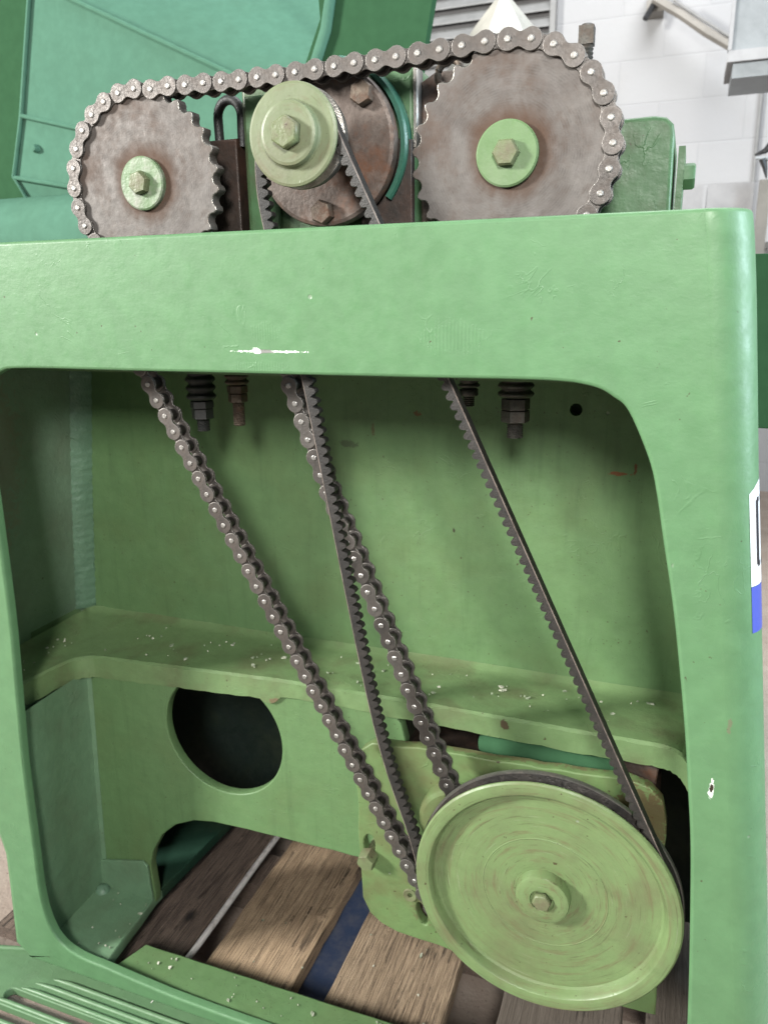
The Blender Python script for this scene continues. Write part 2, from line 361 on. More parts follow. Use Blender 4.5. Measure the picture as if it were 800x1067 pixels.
def wood(name, a, b, dark, grain=1.0, rough=0.75):
    t = NT(name, rough)
    v = t.scaled((2.4, 0.035, 2.4)); g = t.noise(1.7, 10, 0.7, vec=v, dist=1.6)
    g2 = t.noise(8.0, 8, 0.7, vec=v, dist=0.8); g3 = t.noise(0.35, 6, 0.6)
    c = t.mix(t.ramp(g, 0.32, 0.68), a, b)
    c = t.mix(t.math('MULTIPLY', t.ramp(g2, 0.46, 0.58), grain), c, dark)
    c = t.mix(t.math('MULTIPLY', t.ramp(g3, 0.45, 0.7), 0.6), c, tuple(q*0.6 for q in a))
    c = t.mix(t.ramp(t.noise(3.5, 4), 0.72, 0.76), c, tuple(q*0.25 for q in a))
    kn = t.voro(0.16, vec=t.scaled((1, 0.55, 1))); c = t.mix(t.ramp(t.math('ADD', kn, t.math('MULTIPLY', g3, 0.12)), 0.16, 0.10), c, tuple(q*0.45 for q in dark))
    cr = t.math('ABSOLUTE', t.math('SUBTRACT', t.noise(0.5, 4, 0.6, vec=v), 0.5))
    crk = t.math('MULTIPLY', t.ramp(cr, 0.012, 0.0), t.ramp(g3, 0.5, 0.56)); c = t.mix(t.math('MULTIPLY', crk, 0.85), c, (0.03, 0.02, 0.015))
    t.color(c); t.bump(t.math('SUBTRACT', t.math('ADD', g2, t.math('MULTIPLY', g, 0.8)), crk), 0.18, 1.0); return t.m
m_wood1 = wood('dark_stained_board', (0.42, 0.30, 0.23), (0.62, 0.46, 0.36), (0.07, 0.05, 0.04), 0.9)
m_wood2 = wood('brown_board', (1.0, 0.70, 0.43), (1.35, 1.0, 0.65), (0.12, 0.075, 0.045), 0.75)
m_wood3 = wood('weathered_board', (0.72, 0.52, 0.33), (1.05, 0.80, 0.54), (0.13, 0.08, 0.05), 0.85)
m_wood4 = wood('grey_board', (0.26, 0.21, 0.165), (0.38, 0.32, 0.26), (0.13, 0.10, 0.08), 0.5)
t = NT('blue_painted_wood', 0.6); n = t.noise(0.7, 8, 0.7)
t.color(t.mix(t.ramp(n, 0.4, 0.7), (0.10, 0.16, 0.33), (0.24, 0.27, 0.38))); t.bump(n, 0.1); m_blue = t.m
t = NT('white_plastic', 0.4); t.color(t.mix(t.ramp(t.noise(1.5, 6), 0.5, 0.75), (1.3, 1.25, 1.2), (0.8, 0.75, 0.7))); m_white = t.m
t = NT('paint_flake', 0.6); t.color(t.mix(t.ramp(t.noise(0.9, 2), 0.45, 0.55), (1.2, 1.2, 1.0), (0.55, 0.65, 0.45))); m_flake = t.m
t = NT('speckled_concrete', 0.8)
c = t.mix(t.ramp(t.noise(0.25, 8, 0.65), 0.35, 0.7), (0.62, 0.49, 0.40), (0.72, 0.60, 0.50))
c = t.mix(t.ramp(t.noise(1.9, 5, 0.8), 0.60, 0.66), c, (0.30, 0.21, 0.16)); t.color(c); t.bump(t.noise(3, 6), 0.1); m_floor = t.m
t = NT('hole_dark', 0.8); t.color((0.01, 0.012, 0.01)); m_dark = t.m

# ------------------------------------------------------------------ the setting
obj('floor', box(-400, 400, -160, 420, -62.6, -60.6), m_floor)['kind'] = 'structure'

t = NT('white_painted_brick', 0.65)
br = t.n.new('ShaderNodeTexBrick'); t.l.new(t.scaled((1, 1, 1)), br.inputs['Vector'])
sx = t.n.new('ShaderNodeSeparateXYZ'); cx = t.n.new('ShaderNodeCombineXYZ'); t.l.new(t.co, sx.inputs[0])
t.l.new(sx.outputs[0], cx.inputs[0]); t.l.new(sx.outputs[2], cx.inputs[1]); t.l.new(cx.outputs[0], br.inputs['Vector'])
br.inputs['Scale'].default_value = 1.0; br.inputs['Brick Width'].default_value = 21.0; br.inputs['Row Height'].default_value = 10.5
br.inputs['Mortar Size'].default_value = 0.22; br.inputs['Mortar Smooth'].default_value = 0.6
br.inputs['Color1'].default_value = (0.289, 0.289, 0.295, 1); br.inputs['Color2'].default_value = (0.304, 0.304, 0.308, 1); br.inputs['Mortar'].default_value = (0.292, 0.292, 0.298, 1)
t.color(t.mix(t.math('MULTIPLY', t.ramp(t.noise(0.06, 6), 0.5, 0.75), 0.25), br.outputs['Color'], (0.70, 0.67, 0.62)))
t.bump(t.math('ADD', t.math('MULTIPLY', br.outputs['Fac'], -1.0), t.math('MULTIPLY', t.noise(0.6, 5), 1.6)), 0.05); m_brick = t.m
wl = obj('wall', box(-260, 220, 200, 210, -60.6, 190), m_brick); tag(wl, 'white painted brick wall of the workshop behind the machine', 'wall')

def plain(name, c, rough=0.5, met=0.0, var=0.15, sc=0.3):
    t = NT(name, rough, met); t.color(t.mix(t.ramp(t.noise(sc, 6), 0.35, 0.7), c, tuple(v*(1-var) for v in c))); t.bump(t.noise(sc*4, 5), 0.05); return t.m
m_cream = plain('cream_plastic', (0.85, 0.82, 0.72), 0.4)
m_vent = plain('grey_vent_paint', (0.55, 0.55, 0.54), 0.5); m_ventd = plain('vent_shadow_grey', (0.22, 0.21, 0.21), 0.6)
m_duct = plain('galvanised_sheet', (0.62, 0.66, 0.68), 0.4, 0.35); m_beige = plain('beige_enamel', (0.60, 0.56, 0.50), 0.5)
m_boxw = plain('white_cardboard', (0.78, 0.77, 0.78), 0.6); m_blackp = plain('black_plastic', (0.03, 0.03, 0.032), 0.4)

v = thing('louvred_vent', 'grey louvred vent high on the white brick wall', 'vent', (-44, 199, 60))
obj('vent_frame', plate([[(-66, 56), (-27.4, 56), (-27.4, 92), (-66, 92)], [(-64.5, 57.5), (-29, 57.5), (-29, 90.5), (-64.5, 90.5)]], 197.0, 199.9, 0.2), m_vent, v)
obj('vent_back', box(-64.5, -29, 199.2, 199.8, 57.5, 90.5), m_ventd, v)
for k in range(9):
    z = 58.6 + k*3.7
    s = MB(); s.add([(-64.4, 197.2, z), (-29.1, 197.2, z), (-29.1, 199.1, z+2.5), (-64.4, 199.1, z+2.5),
                     (-64.4, 197.2, z+0.4), (-29.1, 197.2, z+0.4), (-29.1, 199.1, z+2.9), (-64.4, 199.1, z+2.9)],
                    [(0,1,2,3), (4,7,6,5), (0,4,5,1), (3,2,6,7), (0,3,7,4), (1,5,6,2)])
    obj('slat', s, m_vent, v)

# pale cone on its stand behind the machine
c = thing('white_cone', 'off-white pleated cone standing behind the machine top', 'cone', (-11.2, 62, -60.6))
mb = MB(); seg = 96; vs = []; rows = [(27.6, 0.15), (27.2, 0.6), (24.0, 3.2), (19, 6.6), (14, 9.0)]
for z, r in rows:
    for k in range(seg):
        a = 2*PI*k/seg; q = r*(1 + 0.05*math.cos(7*a) + 0.02*math.cos(15*a)); vs.append((-11.2+q*math.cos(a), 62+q*math.sin(a), z))
fs = [(i*seg+k, i*seg+(k+1) % seg, (i+1)*seg+(k+1) % seg, (i+1)*seg+k) for i in range(len(rows)-1) for k in range(seg)] + [tuple(range(seg)), tuple((len(rows)-1)*seg+k for k in range(seg))]
obj('cone_shell', mb.add(vs, fs), m_cream, c)
obj('pole', lathe([(0, 14), (0.7, 14), (0.7, -60), (4, -60.2), (4, -60.6), (0, -60.6)], (-11.2, 62), 'z', 24), m_vent, c)

d = thing('duct_box', 'pale galvanised duct box hanging in the upper right corner', 'duct', (22, 122, 40))
obj('duct_body', box(14.4, 40, 120, 134, 33, 62), m_duct, d)
obj('duct_flange', box(14.0, 40.6, 119.3, 135, 31.2, 32.9), m_boxw, d)
obj('lower_channel', box(14.9, 40.4, 120.3, 134, 28.9, 31.1), m_duct, d)
obj('corner_strip', box(13.9, 14.5, 119.4, 121, 33, 62), m_boxw, d)
b = thing('wall_bracket', 'grey diagonal steel bracket arm beside the duct box', 'bracket', (6, 196, 58))
obj('arm', tube([(-2.5, 193, 64.0), (4, 191, 59.3), (10, 190, 54.6), (18, 190, 49.5)], 1.15, 8), m_beige, b)
obj('tie', tube([(-2, 194, 64.5), (-4.5, 192, 59.5)], 0.7, 8), m_blackp, b)
obj('foot_plate', box(-4.5, -0.5, 194, 199.8, 61.5, 67), m_beige, b)
obj('lower_tie', tube([(2.0, 190.5, 62.5), (9, 189.5, 57.2), (17, 189, 51.6)], 0.35, 6), m_vent, b)
pp = obj('conduit_pipe', tube([(24.0, 198.8, 90), (24.3, 198.8, 30), (24.7, 198.8, -10)], 0.45, 8), m_vent, loc=(24.3, 198.8, 30)); tag(pp, 'thin grey conduit running down the white wall', 'pipe')
h = thing('pipe_clamp', 'small black clamp sticking out at the right edge', 'clamp', (23, 121, 15))
obj('jaw', tube([(19.7, 120, 16.7), (21.2, 120, 17.2), (22.4, 120, 18.4), (24, 121, 19)], [0.15, 0.5, 0.8, 0.8], 8), m_blackp, h)
obj('arm', tube([(19.9, 120, 16.2), (22.0, 120, 16.0), (24.5, 121, 16.2)], [0.2, 0.45, 0.6], 8), m_duct, h)
obj('spike', tube([(21.0, 120, 16.0), (21.5, 120, 14.6), (21.9, 120, 12.9)], [0.6, 0.4, 0.12], 8), m_blackp, h)
bx1 = obj('cardboard_box', box(4.2, 12.3, 150, 160, 4, 15.9), m_boxw, loc=(8, 155, 4)); tag(bx1, 'narrow white box left of the wider one behind the machine', 'box', 'white boxes behind the machine')
bx2 = obj('cardboard_box', box(13.1, 22.0, 151, 162, 4, 15.8), m_boxw, loc=(17, 155, 4)); tag(bx2, 'wider white box standing next to the beige post', 'box', 'white boxes behind the machine')
st = thing('steel_bench', 'beige workbench carrying the white boxes', 'bench', (14, 156, -60.6))
obj('bench_top', box(-2, 26, 148, 170, 2.5, 3.9), m_beige, st)
for x in (-1, 24.5):
    for y in (149, 167.5): obj('leg', box(x, x+1.5, y, y+1.5, -60.6, 2.4), m_beige, st)
po = obj('post', box(22.5, 24.6, 144, 146, -60.6, 15.4), m_beige, loc=(23.5, 145, -60.6)); tag(po, 'narrow beige post beside the white boxes', 'post')

# ------------------------------------------------------------------ teal machine cover (rear left)
cv = thing('machine_cover', 'large teal green sheet metal cover behind the sprockets', 'machine cover', (-40, 34, -20))
def sheet(poly, y0, th=0.6, tilt=None):
    """polygon of (x,z[,y]) with real thickness."""
    n = len(poly); vs = [(p[0], (p[2] if len(p) > 2 else y0), p[1]) for p in poly]
    vs += [(a, b2+th, c2) for a, b2, c2 in vs]
    fs = [tuple(range(n)), tuple(range(2*n-1, n-1, -1))] + [(i, (i+1) % n, n+(i+1) % n, n+i) for i in range(n)]
    return MB().add(vs, fs)
obj('main_panel', sheet([(-48.0, 27.0), (-51.7, 12.7), (-46.0, 11.2), (-26, 6.5), (-15, 10.0), (-28.2, 14.0), (-44.3, 21.7)], 30), m_cover, cv)
obj('lower_panel', sheet([(-51.75, 12.6, 30), (-53.7, 7.2, 30.0), (-46.8, 5.9, 30), (-24, 2.0, 30), (-26, 6.4, 30), (-46.0, 11.1, 30)], 30), m_cover, cv)
obj('bottom_panel', sheet([(-53.7, 7.1, 30), (-52.9, 5.1, 30.6), (-47.6, 1.9, 31.5), (-28, -3, 31.5), (-24, 1.9, 30), (-46.8, 5.8, 30)], 30), m_cover, cv)
for pts in ([(-51.8, 29.8, 12.65), (-46.0, 29.8, 11.2), (-36, 29.8, 8.9)], [(-53.75, 29.8, 7.15), (-46.8, 29.8, 5.85), (-34, 29.8, 3.8)],
            [(-47.6, 29.8, 27.5), (-51.8, 29.8, 12.65), (-53.75, 29.8, 7.15), (-52.9, 30.3, 5.1), (-47.6, 31.2, 1.9), (-38, 31.2, -1)],
            [(-47.0, 29.7, 23.2), (-44.3, 29.7, 21.8), (-28.2, 29.7, 14.1), (-22, 29.7, 11.2)]):
    obj('folded_edge', tube(pts, 0.22, 8), m_cover, cv)
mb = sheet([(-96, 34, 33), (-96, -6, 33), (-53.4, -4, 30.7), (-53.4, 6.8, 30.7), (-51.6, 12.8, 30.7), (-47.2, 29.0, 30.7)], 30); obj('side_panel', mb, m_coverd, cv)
# sloping top panel with a curled right-hand end
rows = []
for i in range(9):
    f = i/8; y = 30.4 + 16*f; z = 0 + 0
    rows.append([(-47.5 + 0.0*f, y, 23.6 + 13*f), (-44.2, y, 21.8 + 13*f), (-28.2, y, 14.2 + 13*f), (-20.5 + 2.5*math.sin(f*PI/2), y, 12.4 + 9*f), (-19.2 + 3.0*f, y-0.8, 13.8 + 9.5*f)])
mb = MB(); vs = [p for r in rows for p in r]; fs = [(i*5+j, i*5+j+1, (i+1)*5+j+1, (i+1)*5+j) for i in range(8) for j in range(4)]
obj('top_panel', mb.add(vs, fs), m_cover, cv, angle=60)
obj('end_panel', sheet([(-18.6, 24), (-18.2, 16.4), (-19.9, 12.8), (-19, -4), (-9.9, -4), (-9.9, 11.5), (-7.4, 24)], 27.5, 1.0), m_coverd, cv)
obj('end_rib', tube([(-17.3, 27.2, 24), (-17.0, 27.2, 18.2), (-17.6, 27.2, 15.5), (-18.9, 27.2, 12.6)], 0.45, 10), m_cover, cv)
obj('corner_tube', tube([(-23.5, 27.0, 25.5), (-20.2, 26.6, 21.2), (-18.2, 26.6, 19.0)], 0.45, 10), m_cover, cv)
obj('roll_shelf', lathe([(0, -90), (4.4, -90), (4.4, -20), (0, -20)], (30, 0.8), 'x', 40), m_cover, cv)
for x, z in ((-50.5, 9.6), (-40.2, 1.2), (-38.8, 0.5)):
    obj('screw', lathe([(0, 29.4), (0.25, 29.45), (0.4, 29.75), (0.4, 30.1)], (x, z), 'y', 12), m_cover, cv)

# ------------------------------------------------------------------ machine frame
fr = thing('cast_iron_stand', 'green painted cast machine frame with a large rounded opening', 'machine stand', FO)
XO = [(-1.0, 12.95), (-1.53, 12.98), (-2.3, 13.14), (-4.64, 13.46), (-8.43, 13.9), (-12.44, 14.36), (-18.91, 15.16), (-26.0, 16.03), (-33.81, 16.99), (-40.07, 17.7), (-52.0, 19.0)]
XL = [(-1.5, -33.9), (-30, -33.9), (-40.74, -31.06), (-45.69, -31.32), (-49.61, -31.62), (-52, -31.7)]
YF, RC, TH = -3.0, 1.75, 0.62
ZT, ZB = -1.70, -51.15
inner = [(-8, -8.30), (-16, -8.30), (-22.9, -8.30), (-24.7, -8.52), (-26.0, -9.4), (-26.45, -11), (-26.6, -15), (-26.87, -23.46), (-27.4, -30), (-27.77, -34.6),
         (-28.07, -42.3), (-28.14, -44.8), (-27.88, -47.1), (-27.1, -48.65), (-25.5, -49.4), (-23.04, -49.62), (-20.0, -49.91), (-16.2, -50.12), (-8, -50.2), (2, -50.2),
         (9.5, -50.15), (12.2, -49.7), (13.6, -48.4), (14.05, -46), (13.86, -39.6), (13.23, -30.65), (12.75, -26.5), (12.31, -23.2), (11.5, -18.3), (10.77, -14.8), (10.4, -13.0),
         (9.98, -11.5), (9.05, -9.53), (8.4, -8.93), (7.5, -8.50), (5.56, -8.30), (0, -8.30)]
K = 6
inn = catmull(inner, K, True); N = len(inn)
def outer_of(i):
    """matching outer point, by walking round the outline"""
    x, z = inner[i]
    L, R = lerp_table(XL, z), lerp_table(XO, z) - RC
    if 2 < i < 5: return None
    if i <= 2 or i >= 35: return (x, ZT, 't')
    if 5 <= i <= 12: return (L, z, 'l')
    if 13 <= i <= 14: return None
    if 15 <= i <= 20: return (x, ZB, 'b')
    if 21 <= i <= 22: return None
    if 23 <= i <= 32: return (R, z, 'r')
    return None
outs = [outer_of(i) for i in range(len(inner))]
cor = {3: (-26.3, ZT, 't'), 4: (lerp_table(XL, ZT), ZT, 'l'), 13: (lerp_table(XL, ZB+1), ZB+1.0, 'l'), 14: (-30.3, ZB, 'b'),
       21: (lerp_table(XO, ZB)-RC, ZB, 'b'), 22: (lerp_table(XO, ZB)-RC, ZB+0.4, 'r'), 33: (lerp_table(XO, ZT)-RC-0.01, ZT, 't'), 34: (lerp_table(XO, ZT)-RC-1.2, ZT, 't')}
for k_, v_ in cor.items(): outs[k_] = v_
OUT = []
for i in range(len(inner)):
    a, b2 = outs[i], outs[(i+1) % len(inner)]
    for j in range(K):
        f = j/K; kind = a[2]
        OUT.append((a[0]+(b2[0]-a[0])*f, a[1]+(b2[1]-a[1])*f, kind))
mb = MB(); vs = []; NR = 0
rb = 0.16
for i in range(N):
    p = Vector((inn[i][0], inn[i][1])); q0 = Vector((inn[(i-1) % N])); q1 = Vector((inn[(i+1) % N]))
    tg = (q1-q0).normalized(); nr = Vector((tg.y, -tg.x))          # towards the metal
    o = OUT[i]; ov = Vector((o[0], o[1]))
    if (ov-p).dot(nr) < 0: nr = -nr
    prof = [(p + nr*0.30, YF+TH), (p+nr*0.02, YF+TH-0.04)]
    for k in range(4):
        a = PI/2*k/3; prof.append((p + nr*rb*(1-math.cos(a)), YF + rb*(1-math.sin(a))))
    e = rb*1.1 if o[2] != 'r' else 0.0
    if o[2] == 'l': e = 0.6
    dirn = {'t': Vector((0, 1)), 'b': Vector((0, -1)), 'l': Vector((-1, 0)), 'r': Vector((1, 0))}[o[2]]
    a0 = prof[-1][0]; b0 = ov - dirn*e
    for f in (0.15, 0.4, 0.7): prof.append((a0+(b0-a0)*f, YF))
    prof.append((b0, YF))
    for k in (1, 2, 3):
        a = PI/2*k/3; prof.append((b0 + dirn*e*math.sin(a), YF + e*(1-math.cos(a))))
    back = {'t': YF+TH+0.3, 'b': YF+TH+0.3, 'l': YF+TH+0.3, 'r': YF}[o[2]]
    prof.append((ov, back))
    NR = len(prof)
    vs += [(a.x, y, a.y) for a, y in prof]
fs = [(i*NR+j, ((i+1) % N)*NR+j, ((i+1) % N)*NR+j+1, i*NR+j+1) for i in range(N) for j in range(NR-1)]
mb.add(vs, fs)
# rounded right-hand corner and right side wall
zs = [ZT, ZT-0.05, ZT-0.16] + [ZT - 0.16 - (49.3)*k/60 for k in range(1, 61)]
ins = [0.14, 0.04, 0.0] + [0]*60; vs = []; nc = 14
for z, ii in zip(zs, ins):
    xo = lerp_table(XO, z) - ii; cxr = xo - (RC-ii); cyr = YF+RC; r_ = RC - ii
    row = [(cxr - 0.35, YF+0.004+ii, z), (cxr - 0.02, YF+0.003+ii, z)]
    for k in range(nc+1):
        a = PI/2*k/nc; row.append((cxr + r_*math.sin(a), cyr - r_*math.cos(a), z))
    row += [(xo, 2, z), (xo, 7, z), (xo, 12, z), (xo-0.7, 12, z), (xo-0.7, YF+RC+0.4, z), (cxr, YF+0.7, z), (cxr-0.35, YF+0.7, z)]
    vs += row
n_ = nc+1+9
fs = [(i*n_+j, (i+1)*n_+j, (i+1)*n_+j+1, i*n_+j+1) for i in range(len(zs)-1) for j in range(n_-1)]
fs += [tuple(range(n_))]
mb.add(vs, fs)
obj('front_panel', mb, m_front, fr, angle=50)

# upper recess: back panel, side walls
def xw(z): return -0.62 + lerp_table([(-5, -29.3), (-10.43, -30.04), (-18.16, -31.11), (-28.94, -32.32), (-31, -32.5)], z)
zz_ = 0
hole = circle(5.35, -11.41, 0.37, 20)
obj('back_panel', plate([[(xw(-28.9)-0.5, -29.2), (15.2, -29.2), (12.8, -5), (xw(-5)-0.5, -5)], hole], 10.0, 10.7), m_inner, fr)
mb = MB(); zs = [-5 - 24.4*k/16 for k in range(17)]; vs = []
for z in zs:
    x = xw(z)
    vs += [(x, -2.3, z), (x, 3, z), (x, 8.6, z), (x, 9.1, z), (x+0.10, 9.55, z), (x+0.32, 9.86, z), (x+0.75, 9.99, z), (x-0.6, 10.4, z), (x-0.6, -2.3, z)]
mb.add(vs, [(i*9+j, (i+1)*9+j, (i+1)*9+(j+1) % 9, i*9+(j+1) % 9) for i in range(16) for j in range(9)])
obj('left_wall', mb, m_wall, fr, angle=30)
# weld bead in the corner
t_w = paint('weld_bead_paint', (0.235, 0.43, 0.275), 0.42, 0.1, chips=0.2, rust=0, relief=2.2)
mb = MB(); vs = []
for k in range(120):
    z = -5.2 - 23.5*k/119; x = xw(z); w = 1 + 0.10*math.sin(k*2.1) + random.uniform(-0.05, 0.05)
    vs += [(x+0.01, 8.75+0.05*math.sin(k*1.7), z), (x+0.34*w, 9.0, z), (x+0.66*w, 9.38, z), (x+0.95+0.04*math.sin(k*1.3), 9.985, z)]
mb.add(vs, [(i*4+j, (i+1)*4+j, (i+1)*4+j+1, i*4+j+1) for i in range(119) for j in range(3)])
obj('weld_seam', mb, t_w, fr, angle=70)
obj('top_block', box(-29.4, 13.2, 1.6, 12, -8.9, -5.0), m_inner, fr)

# ledge: top surface, fascia; its fillet against the back panel
edge = [(-28.85, -2.3, -29.5), (-28.75, -1.0, -29.5), (-28.45, 1.2, -29.5), (-28.05, 2.9, -29.52), (-27.3, 3.62, -29.55), (-26.3, 3.8, -29.52), (-22.9, 3.8, -29.36), (-18.9, 3.8, -29.17), (-14.3, 3.8, -28.96), (-11.4, 3.8, -28.84),
        (-4.7, 3.8, -28.76), (1.4, 3.8, -28.76), (7.0, 3.8, -28.78), (10.1, 3.8, -28.78), (12.0, 3.75, -28.82), (12.9, 3.5, -29.2), (13.5, 2.9, -30.2)]
backl = [(-32.3, -2.3, -29.0), (-32.3, 0, -29.0), (-32.3, 3, -29.0), (-32.3, 6, -28.98), (-32.28, 8.6, -28.95), (-31.6, 9.97, -28.9), (-24, 9.97, -28.9), (-18.9, 9.97, -28.92), (-14.3, 9.97, -28.95), (-11.4, 9.97, -28.9),
         (-4.7, 9.97, -28.85), (1.4, 9.97, -28.85), (7.0, 9.97, -28.9), (10.1, 9.97, -28.9), (12.0, 9.97, -28.88), (14, 9.97, -28.9), (16, 9.97, -28.9)]
zbot = [-31.2, -31.2, -31.18, -31.15, -31.2, -31.2, -31.0, -30.76, -30.5, -30.02, -30.08, -30.12, -30.2, -30.15, -30.2, -30.7, -31.6]
rows = []
rnd = random.Random(4)
E2 = catmull([(*e, b3) for e, b3 in zip(edge, zbot)], 8); B2 = catmull(backl, 8)
for e, b3 in zip(E2, B2):
    ev, bv = Vector(e[:3]), Vector(b3); jz = rnd.uniform(-0.05, 0.05)
    out = (ev-bv); out.z = 0; out.normalize()
    row = [bv + Vector((0, 0, 0.22)), bv + out*0.35 + Vector((0, 0, -0.06)), bv + out*0.9 + Vector((0, 0, -0.20))]
    row += [ev - out*1.6 + Vector((0, 0, -0.03)), ev - out*0.18, ev + Vector((0, 0, -0.14+jz*0.5))]
    zz = e[3] + jz
    if -13.6 < e[0] < -11.9 and e[1] > 3: zz -= 0.55*math.cos((e[0]+12.75)/0.85*PI/2)
    row += [Vector((ev.x, ev.y, zz)), Vector((ev.x, ev.y, zz)) - out*0.75, Vector((ev.x, ev.y, -29.55 if ev.y > 3 else zz)) - out*0.8]
    rows.append(row)
nn = len(rows[0]); mb = MB().add([p for r_ in rows for p in r_], [(i*nn+j, (i+1)*nn+j, (i+1)*nn+j+1, i*nn+j+1) for i in range(len(rows)-1) for j in range(nn-1)])
obj('ledge', mb, m_ledge, fr, angle=35)

# lower panel with the big round hole and the arched cut-out
low = [(-29.6, -29.8), (-29.6, -50.4), (-24.25, -50.4), (-24.2, -49.4), (-24.33, -46.9), (-23.9, -45.5), (-22.9, -43.8), (-21.6, -42.6), (-19.9, -41.8), (-18.2, -41.5), (-14, -41.42), (-10, -41.4), (-6.0, -41.35), (-4.0, -41.3),
       (-3.9, -36), (-3.3, -31.8), (-3.6, -30.6), (-4.2, -29.8)]
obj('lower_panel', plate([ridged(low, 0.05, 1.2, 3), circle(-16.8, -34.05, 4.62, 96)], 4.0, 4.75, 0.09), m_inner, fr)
obj('corner_foot', plate([ridged([(-29.4, -50.3), (-24.3, -50.3), (-24.32, -49.4), (-24.45, -46.95), (-24.9, -46.6), (-29.4, -47.7)], 0.03, 0.8, 5)], 3.72, 3.97, 0.06), m_lower, fr)
# lower left wall, floor flange, front bar
zs = [-31.0 - 19.4*k/10 for k in range(11)]
def xl(z): return lerp_table([(-31, -28.1), (-35, -28.35), (-42, -28.75), (-47.6, -29.05), (-51, -29.2)], z)
vs = []
for z in zs: vs += [(xl(z)+0.12, -2.38, z), (xl(z), 0.5, z), (xl(z), 3.5, z), (xl(z)+0.15, 3.85, z), (xl(z)+0.45, 3.98, z), (xl(z)-0.8, 4.2, z), (xl(z)-0.8, -2.38, z)]
obj('lower_left_wall', MB().add(vs, [(i*7+j, (i+1)*7+j, (i+1)*7+(j+1) % 7, i*7+(j+1) % 7) for i in range(10) for j in range(7)]), m_lower, fr, angle=30)
obj('floor_flange', plate([ridged([(-31, -2.36), (-23.75, -2.36), (-24.0, 0.5), (-24.35, 4.3), (-24.3, 4.9), (-31, 4.9)], 0.03, 1.0, 9)], -50.9, -50.0, 0.12, 'xy'), m_lower, fr)
obj('rear_flange', plate([[(-31, 4.92), (-24.3, 4.92), (-23.6, 14), (-31, 14)]], -50.9, -50.0, 0.1, 'xy'), m_coverd2, fr)
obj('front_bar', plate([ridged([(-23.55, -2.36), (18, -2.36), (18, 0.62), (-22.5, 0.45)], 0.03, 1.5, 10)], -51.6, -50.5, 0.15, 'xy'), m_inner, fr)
obj('weld_blob', lathe([(0, -49.55), (0.3, -49.6), (0.5, -49.8), (0.6, -50.05)], (-28.7, 3.3), 'z', 16), t_w, fr)
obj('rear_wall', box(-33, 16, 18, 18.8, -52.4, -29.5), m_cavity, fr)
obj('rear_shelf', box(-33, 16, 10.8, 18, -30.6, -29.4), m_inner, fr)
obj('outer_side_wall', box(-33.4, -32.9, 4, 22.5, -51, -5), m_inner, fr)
mb = MB(); vs = []
for z in (-5, -20, -35, -51):
    x = lerp_table(XO, z) - 0.75; vs += [(x-0.5, 4, z), (x, 4, z), (x, 22.5, z), (x-0.5, 22.5, z)]
obj('right_light_stop', mb.add(vs, [(i*4+j, i*4+(j+1) % 4, (i+1)*4+(j+1) % 4, (i+1)*4+j) for i in range(3) for j in range(4)] + [(0, 1, 2, 3), (12, 13, 14, 15)]), m_inner, fr)  # added to close the open side and keep the cavity dark
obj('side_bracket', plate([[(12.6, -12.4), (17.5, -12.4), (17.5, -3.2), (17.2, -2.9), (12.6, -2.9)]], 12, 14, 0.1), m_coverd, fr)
obj('rear_light_stop', box(-33, 12.6, 13, 13.6, -29.3, -5), m_inner, fr)  # added behind the back panel to stop light leaking through
# maker's plate on the rounded right side: white over blue
t = NT('sticker_white', 0.3); t.color((1.6, 1.6, 1.65)); m_stw = t.m
t = NT('sticker_blue', 0.3); t.color((0.13, 0.19, 0.85)); m_stb = t.m
t = NT('sticker_ink', 0.4); t.color((0.02, 0.02, 0.03)); m_ink = t.m
def on_side(s, z, lift):
    """point on the rounded corner: s = distance along the surface from the start of the curve."""
    xo = lerp_table(XO, z); L = RC*PI/2
    if s < L: a = s/RC; return (xo-RC+(RC+lift)*math.sin(a), YF+RC-(RC+lift)*math.cos(a), z)
    return (xo+lift, YF+RC+(s-L), z)
def patch(s0, s1, z0, z1, lift, th=0.02, cut=0.0, n=16):
    vs = []
    for i in range(n+1):
        s = s0+(s1-s0)*i/n; zt = z1 - cut*max(0, 1-(s-s0)/0.8)
        for z in (z0, zt): vs.append(on_side(s, z, lift)); 
    return MB().add(vs, [(2*i, 2*i+2, 2*i+3, 2*i+1) for i in range(n)])
stk = thing('sticker', 'white and blue sticker wrapped round the right corner of the frame', 'sticker', (15, -2, -16))
obj('white_field', patch(1.45, 6.6, -16.8, -12.3, 0.015, cut=0.5), m_stw, stk)
obj('blue_field', patch(1.45, 6.6, -18.9, -16.82, 0.015), m_stb, stk)
mb = MB()
# letter D: stem and bowl laid on the curved surface
def stroke(pts, w, lift=0.035):
    vs = []
    n = len(pts)
    for i, (s, z) in enumerate(pts):
        a = pts[max(i-1, 0)]; b = pts[min(i+1, n-1)]; dx, dz = b[0]-a[0], b[1]-a[1]; L = math.hypot(dx, dz)
        nx, nz = -dz/L*w/2, dx/L*w/2
        vs += [on_side(s+nx, z+nz, lift), on_side(s-nx, z-nz, lift)]
    return MB().add(vs, [(2*i, 2*i+1, 2*i+3, 2*i+2) for i in range(n-1)])
mb.join(stroke([(2.0, -15.9), (2.0, -13.1)], 0.22))
mb.join(stroke([(2.0, -13.1)] + [(2.6+1.2*math.sin(a), -14.5+1.4*math.cos(a)) for a in [PI*k/12 for k in range(13)]] + [(2.0, -15.9)], 0.22))
obj('lettering', mb, m_ink, stk)

